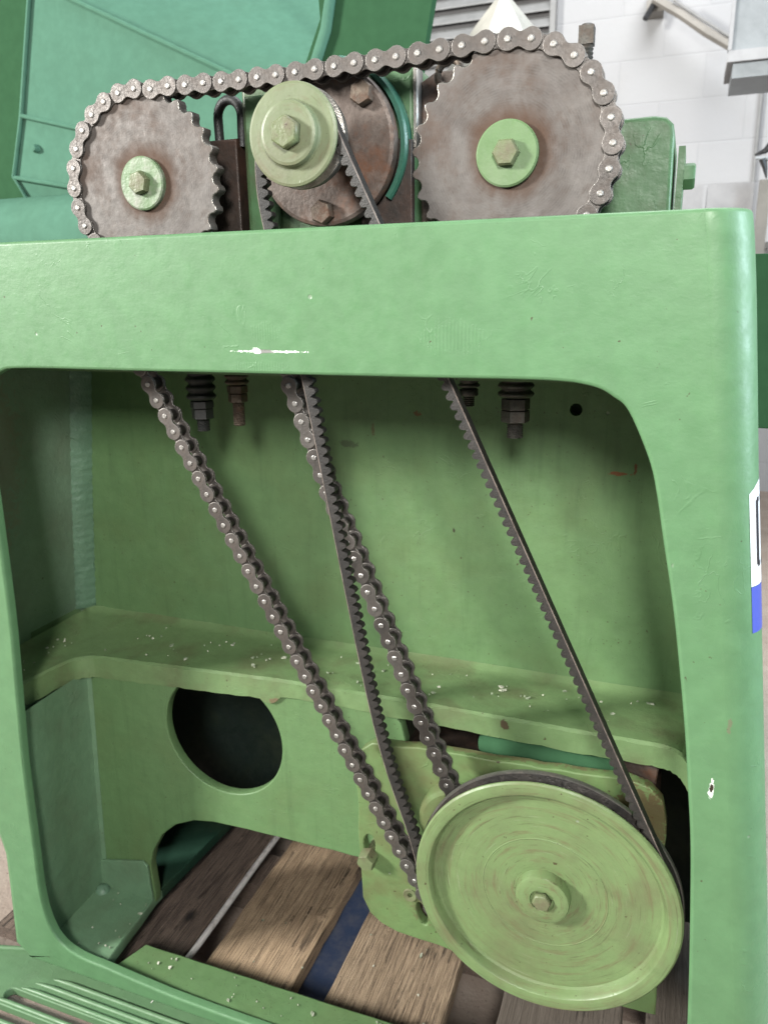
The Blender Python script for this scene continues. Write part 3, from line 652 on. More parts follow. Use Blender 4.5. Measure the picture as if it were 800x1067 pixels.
# chain, flakes and paint crumbs lying about
def flakes(n, fn, name):
    mb = MB(); rnd = random.Random(name)
    for _ in range(n):
        x, y, z = fn(rnd); s = rnd.choice([0.035, 0.05, 0.05, 0.07, 0.14]); k = rnd.randint(4, 6); a0 = rnd.uniform(0, 6); el = rnd.uniform(0.5, 2.0)
        th = rnd.uniform(0, PI); top = []; bot = []
        for i in range(k):
            a = a0+2*PI*i/k; r_ = s*rnd.uniform(0.5, 1.2); px, py = r_*math.cos(a)*el, r_*math.sin(a)
            qx, qy = px*math.cos(th)-py*math.sin(th), px*math.sin(th)+py*math.cos(th)
            top.append((x+qx, y+qy, z+0.05+rnd.uniform(0, 0.05))); bot.append((x+qx, y+qy, z))
        mb.add(top+bot, [tuple(range(k)), tuple(range(2*k-1, k-1, -1))] + [(i, (i+1) % k, k+(i+1) % k, k+i) for i in range(k)])
    return mb
def on_ledge(r):
    if r.random() < 0.15: return (-30.3+r.uniform(-0.8, 0.8), r.uniform(-1.5, 6), -29.28)
    x = r.uniform(-27, 11); y = r.uniform(4.6, 8.9); zf = lerp_table([(-26.3, -29.5), (-11.4, -28.83), (1.4, -28.63), (7, -28.97), (12, -28.7)], x)
    return (x, y, zf + (-29.1-zf)*max(0, (y-5.4)/3.6)+0.0)
tag(obj('crumbs', flakes(95, on_ledge, 'a'), m_flake), 'pale paint crumbs strewn along the ledge inside the frame', 'crumbs', kind='stuff')
def on_floor(r):
    if r.random() < 0.4: return (r.uniform(-28, -24.3), r.uniform(-2, 3.5), -49.98)
    return (r.uniform(-22, -3), r.uniform(-2.0, 0.3), -50.48)
tag(obj('crumbs', flakes(40, on_floor, 'b'), m_flake), 'pale paint crumbs on the floor flange and front bar of the frame', 'crumbs', kind='stuff')
tag(obj('crumbs', flakes(14, lambda r: (r.uniform(-24, 8), r.uniform(2, 10), -52.98), 'c'), m_flake), 'small pale crumbs on the pallet boards', 'crumbs', kind='stuff')

# ------------------------------------------------------------------ pallet and floor things
pl = thing('wooden_pallet', 'worn wooden pallet carrying the machine, with a blue board beneath', 'pallet', (-8, 10, -60.6))
def board(x0, x1, y0, y1, z0, z1, seed):
    r = random.Random(seed); n = 24; vs = []
    for i in range(n+1):
        y = y0+(y1-y0)*i/n; a, b3 = r.uniform(-0.05, 0.05), r.uniform(-0.05, 0.05); e = 0.12
        vs += [(x0+a, y, z0), (x0+a, y, z1-e), (x0+a+e, y, z1), (x0*0.67+x1*0.33, y, z1+0.02*r.random()), (x0*0.33+x1*0.67, y, z1+0.02*r.random()), (x1+b3-e, y, z1), (x1+b3, y, z1-e), (x1+b3, y, z0)]
    fs = [(i*8+j, (i+1)*8+j, (i+1)*8+(j+1) % 8, i*8+(j+1) % 8) for i in range(n) for j in range(8)] + [tuple(range(8)), tuple(n*8+k for k in range(8))]
    return MB().add(vs, fs)
for i, (x0, x1, m) in enumerate(((-37, -29.8, m_wood1), (-28.9, -20.9, m_wood1), (-19.0, -11.75, m_wood2), (-9.2, -0.75, m_wood3), (2.7, 10.8, m_wood4), (12.3, 20, m_wood4))):
    obj('board', board(x0, x1, -2.0 if x0 > -35 else 0, 46, -54.15, -53.0, i), m, pl)
obj('lower_board', board(-13.2, -7.6, -2, 46, -56.2, -55.2, 44), m_blue, pl)['label'] = 'blue painted lower board of the pallet'
for y0 in (3.5, 24, 41):
    obj('cross_beam', box(-38, 21, y0, y0+4, -59.4, -56.3) if y0 > 3.5 else box(-38, 21, 14, 18, -59.4, -56.3), m_wood1, pl)
for y0 in (-2, 42): obj('bottom_board', box(-38, 21, y0, y0+5, -60.5, -59.45), m_wood1, pl)
cb = obj('white_cable', tube([(-20.5+0.10*math.sin(k*0.35)+0.004*k, -2+k*1.2, -53.0+0.05*math.sin(k*0.4)) for k in range(36)], 0.26, 10), m_white, loc=(-20.5, 8, -53)); tag(cb, 'white cable lying in the gap between two dark pallet boards', 'cable')

cs = obj('cardboard_sheet', box(-60, 4, -22, -3.4, -54.0, -53.5), m_floor, loc=(-20, -10, -54.4)); tag(cs, 'beige speckled cardboard sheet lying under the slotted tray', 'cardboard')
tr = thing('slotted_tray', 'green slotted metal tray at the foot of the frame, bottom left', 'tray', (-20, -8, -52.8))
outl = [(6, -0.2), (-29.4, -0.2)] + [(-29.4-1.6*math.sin(a), -1.8+1.6*math.cos(a)) for a in [PI/2*k/6 for k in range(1, 7)]]
outl = [(6, -0.2), (-22, -0.25), (-28.5, -0.45), (-31, -0.9), (-34.5, -1.9), (-40, -3.4), (-44, -6), (-44, -18), (6, -18)]
slots = []
for k, (y, x0) in enumerate([(-4.75, -31.0), (-6.1, -32.5), (-7.45, -34.0), (-8.8, -35.5), (-10.15, -36.5), (-11.5, -37), (-12.85, -37.5), (-14.2, -38)]):
    r_ = 0.42; s_ = [(x0+r_ - r_*math.sin(a), y + r_*math.cos(a)) for a in [PI*j/8 for j in range(9)]] + [(4, y-r_), (4, y+r_)]
    slots.append(s_)
obj('tray_plate', plate([outl]+slots, -53.4, -52.75, 0.10, 'xy'), m_tray, tr)
for y, x0 in [(-2.75, -28.6), (-3.45, -29.6), (-4.1, -30.3), (-5.42, -31.6), (-6.78, -33.2), (-8.1, -34.6), (-9.5, -36), (-10.8, -36.8), (-12.2, -37.2)]:
    obj('rib', tube([(x0, y, -52.80), (x0+0.6, y, -52.72), (x0+1.6, y-0.01, -52.66), (-10, y-0.05, -52.66), (4, y-0.05, -52.66)], [0.04, 0.12, 0.17, 0.17, 0.17], 10), m_tray, tr)
lip = [(p[0], p[1], -52.72) for p in catmull([(q[0], q[1]) for q in outl[1:7]], 6)]
obj('rolled_edge', tube([(6, -0.3, -52.72)]+lip, 0.2, 10), m_tray, tr)

# ------------------------------------------------------------------ gearbox plate and lower drive
gp = thing('gearbox_plate', 'green painted thick steel plate behind the large pulley', 'mounting plate', (3, 3, -45))
gpo = [(-6.0, -32.5), (-5.6, -31.7), (-4.9, -31.1), (-1.0, -30.75), (7.3, -30.45), (9.9, -30.2), (11.2, -30.5), (11.9, -31.2), (12.2, -32.5), (12.6, -45.6), (8.0, -45.9), (1.5, -45.2), (-1.7, -44.95), (-3.4, -44.85), (-4.5, -44.5), (-5.3, -43.9), (-5.8, -42.8), (-6.0, -38)]
sl = [(-5.22+0.42*math.sin(a)*0.9, -38.55+0.75*math.cos(a)) for a in [2*PI*k/20 for k in range(20)]]
slot2 = [(-1.72+0.28*math.cos(a)-0.25*math.sin(a), -42.85+0.16*math.cos(a)+0.8*math.sin(a)) for a in [2*PI*k/20 for k in range(20)]]
obj('plate_body', plate([ridged(gpo, 0.07, 0.9, 21), sl, slot2, circle(-2.5, -41.6, 0.2, 16)], 2.2, 2.95, 0.10), m_gear, gp)
bo = obj('bolt', hexprism((-5.22, -39.35), 'y', 2.19, 1.35, 0.62, 0.12, 0.3).join(lathe([(0, 2.17), (0.36, 2.17), (0.36, 4.2), (0, 4.2)], (-5.22, -39.35), 'y', 20)), m_bolt, gp)
obj('screw', lathe([(0.17, 2.3), (0.17, 2.12), (0.42, 2.08), (0.46, 2.14), (0.46, 2.24)], (-2.5, -41.6), 'y', 24), m_bolt, gp)
obj('shaft_boss', lathe([(0, 1.25), (2.1, 1.25), (2.35, 1.35), (2.42, 1.6), (2.42, 2.25)], (0.75, -34.95), 'y', 64), m_gear, gp)
mt = thing('gearbox', 'dark rusty gearbox behind the green plate under the ledge', 'gearbox', (4, 9, -45))
obj('casing', plate([[(-2.5, -44), (11.8, -44), (11.8, -32.6), (10.9, -31.9), (-3.0, -31.9), (-3.6, -32.5)]], 3.0, 12, 0.3), m_darkrust, mt)
obj('cover_ring', lathe([(0, 5.35), (4.2, 5.35), (4.5, 5.5), (4.5, 6)], (5, -37), 'y', 48), m_rust, mt)
obj('side_lug', plate([[(8.4, -36), (11.2, -36), (11.6, -31.0), (10.8, -29.9), (8.4, -29.9)]], 4.9, 5.38, 0.1), m_rust, mt)
gb = obj('round_bar', tube([(1.35, 4.3, -31.05), (1.7, 4.3, -31.0), (9.0, 4.3, -31.0), (9.6, 4.3, -31.0)], [0.45, 0.60, 0.60, 0.60], 20), m_coverd, loc=(5, 4.3, -31)); tag(gb, 'teal painted round bar lying under the ledge above the gearbox', 'bar')

# ------------------------------------------------------------------ pulleys
bp = thing('large_pulley', 'large worn green belt pulley at the bottom right of the opening', 'pulley', (6.32, -2, -35.72))
C1 = (6.32, -35.72)
prof = [(0, -1.42), (1.6, -1.42), (3.28, -1.42), (3.32, -1.44), (3.36, -1.42), (5.6, -1.42), (5.96, -1.44), (6.08, -1.52), (6.16, -1.70), (6.22, -1.92), (6.30, -2.01), (6.42, -2.04),
        (6.75, -2.05), (6.93, -2.03), (7.02, -1.95), (7.03, -1.87), (6.9, -1.84), (5.8, -1.2), (5.8, -0.94), (5.6, -1.0), (0, -1.0)]
obj('pulley_disc', lathe(prof, C1, 'y', 160), m_bigpul, bp, angle=28)
obj('belt_groove', lathe([(6.98, -1.845), (6.45, -1.70), (6.40, -1.5), (6.45, -1.30), (6.98, -1.10)], C1, 'y', 160), m_roller, bp)
obj('rear_rim', lathe([(6.9, -1.105), (7.05, -1.095), (7.08, -1.0), (7.07, -0.86), (7.0, -0.80), (6.85, -0.80), (5.7, -0.93)], C1, 'y', 160), m_bright, bp)
hb = obj('hub', lathe([(0, -1.95), (0.6, -1.95), (0.66, -2.06), (1.25, -2.08), (1.38, -2.03), (1.44, -1.9), (1.46, -1.2)], C1, 'y', 64), m_bigpul, bp)
obj('bolt', hexprism(C1, 'y', -1.94, -2.3, 0.52, 0.08, 0.2), m_bolt, hb)
sh = obj('shaft', lathe([(0, -0.9), (1.0, -0.9), (1.0, 2.3), (0, 2.3)], C1, 'y', 32), m_darkrust, bp)

C0 = (-6.40, 2.36)
spul = thing('small_pulley', 'small pale green belt pulley at the top between the sprockets', 'pulley', (C0[0], -2, C0[1]))
obj('front_flange', lathe([(0, -2.0), (1.5, -2.0), (2.08, -2.0), (2.19, -1.95), (2.21, -1.86), (1.75, -1.64), (1.68, -1.5), (1.72, -1.4), (0, -1.4)], C0, 'y', 96), m_smallpul, spul, angle=28)
obj('rear_flange', lathe([(0, -1.42), (1.7, -1.38), (1.78, -1.28), (2.12, -1.10), (2.2, -1.06), (2.22, -0.94), (2.12, -0.86), (1.7, -0.8), (1.75, -0.66), (2.1, -0.6), (2.12, -0.45), (0, -0.4)], C0, 'y', 96), m_bright, spul, angle=28)
hd = obj('hub_disc', lathe([(0, -2.42), (0.8, -2.42), (1.22, -2.42), (1.34, -2.38), (1.38, -2.28), (1.38, -2.1), (1.46, -2.0)], C0, 'y', 80), m_smallpul, spul, angle=28)
obj('bolt', hexprism(C0, 'y', -2.42, -2.86, 0.72, 0.1, 0.45), m_bolt, hd)
obj('shaft', lathe([(0, -0.45), (0.9, -0.45), (0.9, 1.6), (0, 1.6)], C0, 'y', 32), m_darkrust, spul)

# ------------------------------------------------------------------ bearing housing behind the small pulley
hs = thing('bearing_housing', 'green bearing housing with a rusty round flange behind the small pulley', 'bearing housing', (-7, 5, -8))
obj('housing_block', plate([[(-11.6, -5.0), (-2.15, -5.0), (-2.15, 5.6), (-2.5, 6.1), (-11.1, 6.3), (-11.6, 5.8)]], 2.7, 9, 0.2), m_block, hs)
mb = MB(); vs = []; na = 40
for k in range(na+1):
    a = math.radians(-38 + 118*k/na)
    for r_, y_ in ((3.78, 2.75), (3.78, 2.0), (3.84, 1.9), (4.04, 1.9), (4.14, 2.02), (4.16, 2.75)): vs.append((C0[0]+r_*math.cos(a), y_, C0[1]+r_*math.sin(a)))
obj('boss_ring', mb.add(vs, [(k*6+j, k*6+(j+1) % 6, (k+1)*6+(j+1) % 6, (k+1)*6+j) for k in range(na) for j in range(6)] + [tuple(range(6)), tuple(na*6+j for j in range(6))]), m_ring, hs)
obj('side_casting', plate([[(-11.2, -5), (-9.6, -5), (-9.4, 3.0), (-10.0, 5.2), (-11.2, 5.2)]], 2.3, 2.68, 0.1), m_block, hs)
fl = obj('flange', lathe([(0, 1.35), (3.5, 1.35), (3.66, 1.42), (3.72, 1.6), (3.72, 1.95)], C0, 'y', 96), m_rust, hs)
for a in (44, -91, 172):
    obj('bolt', hexprism((C0[0]+3.05*math.cos(math.radians(a)), C0[1]+3.05*math.sin(math.radians(a))), 'y', 1.34, 0.85, 0.60, 0.1, 0.2*a), m_rstud, fl)
obj('lower_cover', plate([[(-4.8, -5), (-2.12, -5), (-2.1, 2.5), (-2.9, 2.6), (-4.8, 0.5)]], 2.2, 2.68, 0.06), m_darkrust, hs)
sb = thing('slide_block', 'rusty steel block with an eye ring between housing and right sprocket', 'slide block', (-0.6, 4, -5))
obj('block', plate([[(-2.05, -5), (1.5, -5), (1.5, 5.6), (-1.3, 5.6), (-2.05, 5.2)]], 3.4, 7, 0.15), m_rust, sb)
obj('eye_ring', tube([(-0.25+0.55*math.cos(a), 2.2+0.25*math.sin(a), 5.15+0.62*math.sin(a)) for a in [2*PI*k/28 for k in range(29)]], 0.17, 10), m_rstud, sb)
obj('edge_strip', box(-2.13, -1.98, 2.55, 3.6, 2.2, 5.7), m_bright, sb)
ey = thing('eye_bolt_block', 'dark oily block topped by a black U-shaped shackle right of the left sprocket', 'shackle block', (-12.7, 4, -5))
obj('block', plate([[(-13.9, -5), (-11.95, -5), (-11.95, 3.35), (-13.7, 3.35)]], 2.6, 5, 0.12), m_darkrust, ey)
pts = [(-13.32, 3.2, 3.0), (-13.34, 3.2, 4.2)] + [(-12.62-0.72*math.cos(a), 3.2, 4.5+0.85*math.sin(a)) for a in [PI*k/14 for k in range(15)]] + [(-11.92, 3.2, 4.0), (-11.95, 3.2, 3.0)]
obj('shackle', tube(pts, 0.25, 14), m_black, ey)

# right-hand bearing block
rbk = thing('adjuster_block', 'green painted block with a side plate to the right of the right sprocket', 'adjuster block', (8, 8, -5))
obj('block_body', plate([[(2.2, -5), (9.9, -5), (9.78, 2.2), (9.68, 2.7), (9.35, 3.02), (8.8, 3.12), (2.2, 3.05)]], 5, 12, 0.22), m_block, rbk)
spl = obj('side_plate', box(9.98, 10.28, 5.2, 9.5, -4.5, 1.75), m_block, rbk)
obj('bolt', hexprism((6.0, 0.5), 'x', 10.29, 10.8, 0.62, 0.1, 0.3), m_block, spl)
vb = thing('square_head_screw', 'upright black square-headed screw behind the right sprocket', 'screw', (5.45, 6, 3.1))
obj('screw_head', box(5.08, 5.78, 5.65, 6.35, 6.6, 7.4).join(lathe([(0, 7.52), (0.25, 7.5), (0.36, 7.38)], (5.43, 6), 'z', 20)), m_stud, vb)
obj('thread', lathe([(0.3+0.05*(k % 2), 6.7-0.09*k) for k in range(42)], (5.43, 6), 'z', 20), m_stud, vb, angle=20)

# ------------------------------------------------------------------ sprockets
NT_ = 28; RP = 0.5/math.sin(PI/NT_)
def sprocket_outline(c, ph, rs=0.315, rt_=4.50):
    pts = []
    for k in range(NT_):
        a = ph + 2*PI*k/NT_; sx_, sz_ = c[0]+RP*math.cos(a), c[1]+RP*math.sin(a)
        for j in range(9):
            b4 = a + PI - (-72 + 144*j/8)*PI/180 * 1.0
            pts.append((sx_+rs*math.cos(b4), sz_+rs*math.sin(b4)))
        for da in (-0.03, 0.0, 0.03):
            am = a + PI/NT_ + da*0.5; rr = rt_ if da == 0 else rt_-0.03
            pts.append((c[0]+rr*math.cos(am), c[1]+rr*math.sin(am)))
    # seat arcs run clockwise/anticlockwise consistently
    return pts
def sprocket(c, ph, label, mat_w, rot, wr):
    t0 = thing('chain_sprocket', label, 'sprocket', (c[0], 0, c[1]), 'large sprockets at the top')
    sd = obj('sprocket_disc', plate([sprocket_outline(c, ph)], 0.27, 0.98, 0.06), m_spr, t0); sd.data.materials.append(m_bright)
    sd.data.polygons.foreach_set('material_index', [1 if 0.15 < abs(p.normal.y) < 0.99 else 0 for p in sd.data.polygons])
    wa = obj('washer', lathe([(0, -0.02), (0.6, -0.02), (wr-0.08, -0.02), (wr, 0.04), (wr, 0.27)], c, 'y', 72), mat_w, t0)
    obj('bolt', hexprism(c, 'y', -0.03, -0.42, 0.60, 0.1, rot), m_bolt, wa)
    obj('shaft', lathe([(0, 0.9), (1.2, 0.9), (1.2, 5), (0, 5)], c, 'y', 32), m_darkrust, t0)
    return t0
CL, CR = (-16.25, 1.11), (3.01, 1.20)
sprocket(CL, 1.34350613, 'brown steel sprocket on the left with a flaking pale washer', m_hubworn, 0.25, 1.32)
sprocket(CR, 1.59142400, 'brown steel sprocket on the right with a smooth green washer', m_hub, 0.0, 1.38)
CS = (1.4, -39.4); RS = 0.5/math.sin(PI/13)
obj('output_sprocket', lathe([(0, 0.3), (1.85, 0.3), (1.85, 0.9), (0, 0.9)], CS, 'y', 40), m_spr, mt)
obj('shaft', lathe([(0, 0.9), (0.6, 0.9), (0.6, 2.3), (0, 2.3)], CS, 'y', 24), m_darkrust, mt)

# ------------------------------------------------------------------ roller chain
pins = []
s1 = (-17.1621660, -9.38002645, -1.07624151); s2a = (-8.27449762, -9.21721083, -1.23571694); s2b = (-4.80584085, -18.4584619, -1.1865126)
for k in range(31, -1, -1): pins.append((s1[0]+k*math.cos(s1[2]), s1[1]+k*math.sin(s1[2])))
def polar(c, a, r=RP): return (c[0]+r*math.cos(a), c[1]+r*math.sin(a))
aL = [1.34350613 + k*2*PI/NT_ for k in range(10, -1, -1)]          # from lower left up to the top
pL = [polar(CL, a) for a in aL]
hid = catmull([pins[-1], (-18.6, -6.6), (-20.0, -3.6), polar(CL, aL[0]+2*PI/NT_*1.0), pL[0]], 40)
def resample(path, n):
    d = [0]
    for a, b in zip(path, path[1:]): d.append(d[-1]+math.dist(a, b))
    out = []
    for k in range(1, n):
        t_ = d[-1]*k/n; i = max(j for j in range(len(d)) if d[j] <= t_); i = min(i, len(path)-2)
        f = (t_-d[i])/max(1e-9, d[i+1]-d[i]); out.append(tuple(a+(b-a)*f for a, b in zip(path[i], path[i+1])))
    return out, d[-1]
o_, L_ = resample(hid, 9); pins += o_
pins += pL
# sagging top run, measured pin by pin
TOP = [(-14.196, 5.505), (-13.187, 5.46), (-12.140, 5.44), (-11.133, 5.41), (-10.142, 5.395), (-9.145, 5.40), (-8.146, 5.40), (-7.12, 5.41), (-6.114, 5.43),
       (-5.123, 5.455), (-4.135, 5.485), (-3.11, 5.50), (-2.105, 5.525), (-1.094, 5.555), (-0.09, 5.59), (0.919, 5.635), (1.93, 5.675)]
pins += TOP
aR = [1.59142400 - k*2*PI/NT_ for k in range(0, 10)]
pins += [polar(CR, a) for a in aR]
s2 = [(s2a[0]+k*math.cos(s2a[2]), s2a[1]+k*math.sin(s2a[2])) for k in range(7)]
sb_ = [(s2b[0]+k*math.cos(s2b[2]), s2b[1]+k*math.sin(s2b[2])) for k in range(19)]
mid, _ = resample([s2[-1], sb_[0]], 4)
hid = catmull([pins[-1], polar(CR, aR[-1]-0.224), polar(CR, aR[-1]-0.6), (2.6, -3.6), (-3.5, -5.2), (-7.6, -6.8), (-8.5, -8.1), s2[0]], 40)
o_, L2_ = resample(hid, 2*round((sum(math.dist(a, b) for a, b in zip(hid, hid[1:]))-1)/2)+1); pins += o_
pins += s2 + mid + sb_
hid = [sb_[-1]] + [polar(CS, a, RS) for a in [0.45 - k*0.2 for k in range(0, 17)]] + [pins[0]]
L3 = sum(math.dist(a, b) for a, b in zip(hid, hid[1:]))
o_, _ = resample(hid, 2*round(L3/2)); pins += o_
nP = len(pins)

def link_outline(r=0.465, w=0.29):
    pts = []
    for k in range(-6, 7): a = PI + k*PI/2/6*1.42; pts.append((r*math.cos(a), r*math.sin(a)))
    x0, y0 = pts[-1]
    low_ = [(x0 + (1-2*x0)*j/8, y0) for j in range(1, 8)]
    low_ = [(x, -(w + (abs(y)-w)*abs((x-0.5)/(0.5-x0))**1.7)) for x, y in low_]
    if y0 > 0: low_ = [(x, -y) for x, y in low_]
    right = [(1-x, -y) for x, y in pts]
    return pts + low_ + right + [(1-x, -y) for x, y in low_]
lo = link_outline()
def disc(x, r, y0, y1, ch=0.03, seg=18): return lathe([(0, y0), (r-ch, y0), (r, y0+ch), (r, y1-ch), (r-ch, y1), (0, y1)], (x, 0), 'y', seg)
pl_f = plate([lo], 0.05, 0.155, 0.025, res=1); pl_b = plate([lo], 1.02, 1.12, 0.025, res=1)
pi_f = plate([link_outline(0.455)], 0.175, 0.275, 0.025, res=1); pi_b = plate([link_outline(0.455)], 0.90, 1.0, 0.025, res=1)
def mk(name, mb, m, angle=40):
    me = bpy.data.meshes.new(name); me.from_pydata([(x*U, y*U, z*U) for x, y, z in mb.v], [], mb.f)
    bm = bmesh.new(); bm.from_mesh(me); bmesh.ops.remove_doubles(bm, verts=bm.verts, dist=1e-7); bmesh.ops.recalc_face_normals(bm, faces=bm.faces); bm.to_mesh(me); bm.free()
    for mm in (m if isinstance(m, list) else [m]): me.materials.append(mm)
    shade(me, angle); return me
def two(mb1, m1, mb2, m2, name):
    me1 = MB().join(mb1); n1 = len(me1.f); me1.join(mb2)
    me = bpy.data.meshes.new(name); me.from_pydata([(x*U, y*U, z*U) for x, y, z in me1.v], [], me1.f)
    me.materials.append(m1); me.materials.append(m2)
    me.polygons.foreach_set('material_index', [0 if i < n1 else 1 for i in range(len(me1.f))])
    bm = bmesh.new(); bm.from_mesh(me); bmesh.ops.remove_doubles(bm, verts=bm.verts, dist=1e-7); bmesh.ops.recalc_face_normals(bm, faces=bm.faces); bm.to_mesh(me); bm.free()
    shade(me, 38); return me
pinm = MB(); rollm = MB()
for x in (0, 1):
    pinm.join(lathe([(0, -0.01), (0.10, -0.01), (0.145, 0.02), (0.15, 0.06), (0.15, 1.14), (0.12, 1.17), (0, 1.17)], (x, 0), 'y', 18))
    rollm.join(disc(x, 0.315, 0.285, 0.89, 0.02, 22))
me_out = two(MB().join(pl_f).join(pl_b), m_plate, pinm, m_pin, 'outer_link')
me_in = two(MB().join(pi_f).join(pi_b), m_plate, MB().join(rollm), m_roller, 'inner_link')
m_plate2 = metal('oily_chain_plate', (0.22, 0.205, 0.19), (0.33, 0.305, 0.285), 0.36, 0.6, (0.10, 0.07, 0.05), 0.5, 1.2, vary=0.6)
m_pin2 = metal('oily_pin', (0.7, 0.68, 0.64), (0.9, 0.88, 0.85), 0.3, 0.8, (0.12, 0.08, 0.05), 0.4, 2.0)
edge_m = metal('polished_link_edge', (0.32, 0.295, 0.27), (0.46, 0.43, 0.40), 0.36, 0.6, (0.2, 0.13, 0.08), 0.3, 2.0)
for me in (me_out, me_in):
    me.materials.append(edge_m); mi = [p.material_index for p in me.polygons]
    for p in me.polygons:
        if mi[p.index] == 0 and 0.2 < abs(p.normal.y) < 0.98: mi[p.index] = 2
    me.polygons.foreach_set('material_index', mi)
me_out2 = me_out.copy(); me_out2.materials[0] = m_plate2; me_out2.materials[1] = m_pin2
me_in2 = me_in.copy(); me_in2.materials[0] = m_plate2
ch = thing('roller_chain', 'brown steel roller chain running over both sprockets and down into the frame', 'chain', (-6, 0, 4)); CO = Vector((-6, 0, 4))
start2 = 32+8+11+len(TOP)+10
for k in range(nP):
    a, b = pins[k], pins[(k+1) % nP]
    if k % 2 == 0: a, b = a, b
    outer_link = (k % 2 == 0)
    dx, dz = b[0]-a[0], b[1]-a[1]; L = math.hypot(dx, dz)
    oily = k > start2 + 4
    me = (me_out2 if oily else me_out) if outer_link else (me_in2 if oily else me_in)
    o = bpy.data.objects.new('outer_link' if outer_link else 'inner_link', me); COL.objects.link(o); o.parent = ch
    o.location = (Vector((a[0], 0, a[1])) - CO)*U; o.rotation_euler = (0, -math.atan2(dz, dx), 0); o.scale = (L, 1, 1)

# ------------------------------------------------------------------ cogged V-belt
def arc(c, r, a0, a1, n): return [(c[0]+r*math.cos(a0+(a1-a0)*k/n), c[1]+r*math.sin(a0+(a1-a0)*k/n)) for k in range(n+1)]
rs_, rb_ = 2.02, 6.93
d = Vector((C1[0]-C0[0], C1[1]-C0[1])); D = d.length; u_ = d/D; nrm = Vector((-u_.y, u_.x)); s_ = (rb_-rs_)/D
nR = nrm*math.sqrt(1-s_*s_) - u_*s_
a_r = math.atan2(nR.y, nR.x)
left = catmull([(C0[0]+rs_*math.cos(PI+0.05), C0[1]+rs_*math.sin(PI+0.05)), (-8.33, -0.96), (-6.55, -8.68), (-3.3, -26.6), (-1.15, -34.0), (C1[0]+rb_*math.cos(PI+0.18), C1[1]+rb_*math.sin(PI+0.18))], 60)
path = arc(C0, rs_, PI+0.05, a_r, 60)[:-1]              # over the top of the small pulley, left to right
path += [tuple((1-f)*Vector((C0[0]+rs_*nR.x, C0[1]+rs_*nR.y)) + f*Vector((C1[0]+rb_*nR.x, C1[1]+rb_*nR.y))) for f in [k/300 for k in range(300)]]
path += arc(C1, rb_, a_r, a_r-(2*PI-(PI+0.18-a_r))+0, 200)[:-1]
path += left[::-1][:-1]
P = [Vector(p[:2]) for p in path]
P = [p for i, p in enumerate(P) if i == 0 or (p-P[i-1]).length > 1e-4]
Ls = [0]
for a, b in zip(P, P[1:]+P[:1]): Ls.append(Ls[-1]+(b-a).length)
tot = Ls[-1]; cogs = int(tot/0.50); stp = tot/cogs/8; nS = cogs*8
def at(s):
    import bisect
    s = s % tot; i = min(bisect.bisect_right(Ls, s)-1, len(P)-1); f = (s-Ls[i])/(Ls[i+1]-Ls[i]); return P[i].lerp(P[(i+1) % len(P)], f)
vs = []; YB = -1.50
for k in range(nS):
    s = k*stp; p = at(s); tg = (at(s+0.05)-at(s-0.05)).normalized(); n_in = Vector((tg.y, -tg.x))     # inward (clockwise path)
    ph = k % 8; hgt = {0: 0.30, 1: 0.44, 2: 0.54, 3: 0.56, 4: 0.56, 5: 0.54, 6: 0.44, 7: 0.30}[ph]
    for off_, w in ((0.0, 0.31), (0.03, 0.34), (0.055, 0.338), (hgt-0.02, 0.34-hgt*0.20), (hgt, 0.30-hgt*0.20)):
        q = p + n_in*off_
        vs += [(q.x, YB-w, q.y), (q.x, YB+w, q.y)]
nv = 10; ring = [0, 2, 4, 6, 8, 9, 7, 5, 3, 1]
fs = []; fm = []
for k in range(nS):
    k2 = (k+1) % nS
    for j in range(10):
        a, b = ring[j], ring[(j+1) % 10]; fs.append((k*nv+a, k*nv+b, k2*nv+b, k2*nv+a)); fm.append(1 if (a, b) in ((0, 2), (2, 4)) else 0)
bt = obj('v_belt', MB().add(vs, fs), m_belt, loc=(0, YB, -16), angle=30)
bt.data.materials.append(m_beltedge)
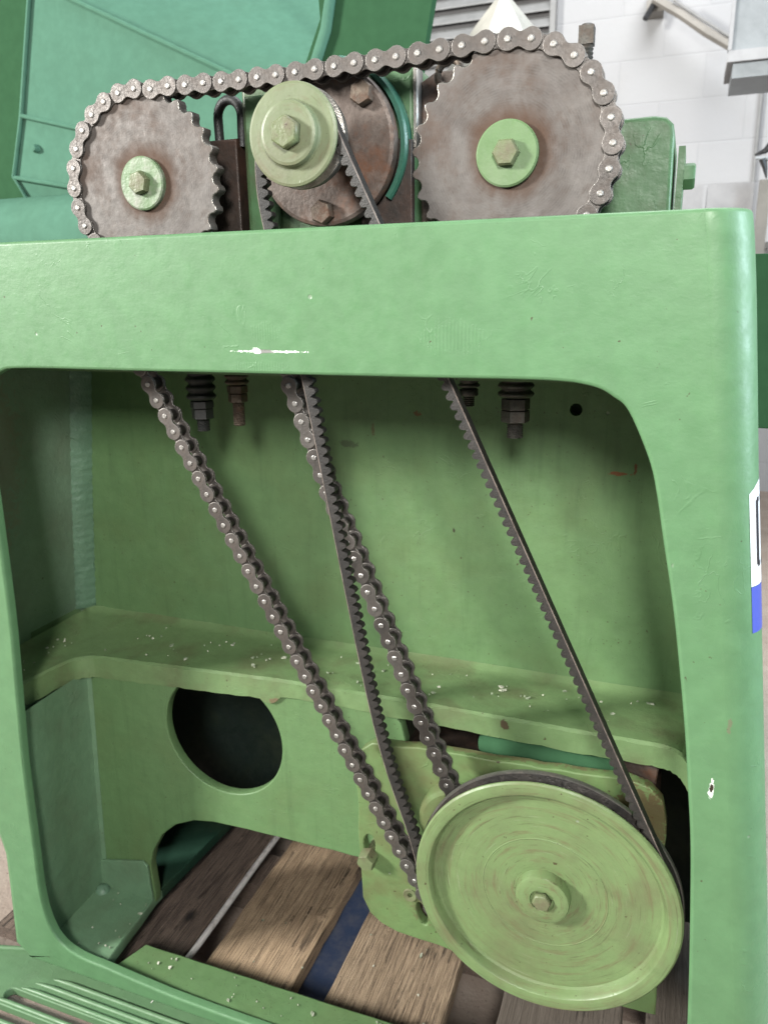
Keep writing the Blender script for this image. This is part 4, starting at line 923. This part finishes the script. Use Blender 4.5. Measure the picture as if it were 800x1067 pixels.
bt.data.polygons.foreach_set('material_index', fm if len(fm) == len(bt.data.polygons) else [0]*len(bt.data.polygons))
tag(bt, 'long black cogged V-belt running from the small pulley to the large pulley', 'belt')

# ------------------------------------------------------------------ hanging spring bolts under the top band
def hanger(x, y, sr, z_spring, nuts, stud_r, z_end, label, ms, mn, mst, n_ridge):
    t0 = thing('spring_bolt', label, 'spring bolt', (x, y, -9), 'spring bolts hanging under the top band')
    prof = [(0.2, -8.7)]; z = -8.7; step = (z_spring+8.7)/(-n_ridge) if n_ridge else 0.3
    for k in range(n_ridge):
        for q in range(6):
            prof.append((sr*(0.74+0.26*math.sin(PI*(q+0.5)/6)), z-step*(q+0.5)/6))
        z -= step
    prof.append((0.2, z)); obj('spring', lathe(prof, (x, y), 'z', 40), ms, t0, angle=60)
    zz = nuts[-1][1]; n = int((zz-z_end)/0.05)
    sd = obj('stud', lathe([(stud_r*(1 if k % 2 else 0.87), zz+0.3-0.052*k) for k in range(n+6)]+[(stud_r*0.7, z_end), (0, z_end)], (x, y), 'z', 24), mst, t0, angle=15)
    for (za, zb, r_) in nuts: obj('nut', hexprism((x, y), 'z', za, zb, r_, 0.06, 0.35), mn, sd)
    return t0
hanger(-16.32, 4, 0.90, -10.75, [(-10.8, -11.25, 0.72), (-11.27, -11.9, 0.66)], 0.40, -12.65, 'black rubber-sleeved spring bolt, leftmost under the top band', m_black, m_black, m_black, 4)
hanger(-13.76, 4, 0.72, -9.75, [(-9.8, -10.25, 0.62), (-10.28, -10.8, 0.58)], 0.37, -12.2, 'rusty brown spring bolt second from the left', m_rstud, m_rstud, m_rstud, 3)
hanger(0.42, 4, 0.58, -9.55, [(-9.6, -10.0, 0.50)], 0.32, -10.55, 'short dark spring bolt partly behind the right belt strand', m_stud, m_stud, m_stud, 3)
hanger(2.95, 4, 0.95, -10.0, [(-10.05, -10.65, 0.75), (-10.67, -11.3, 0.75)], 0.44, -12.12, 'thick grey spring bolt with two nuts, rightmost under the top band', m_stud, m_stud, m_stud, 3)
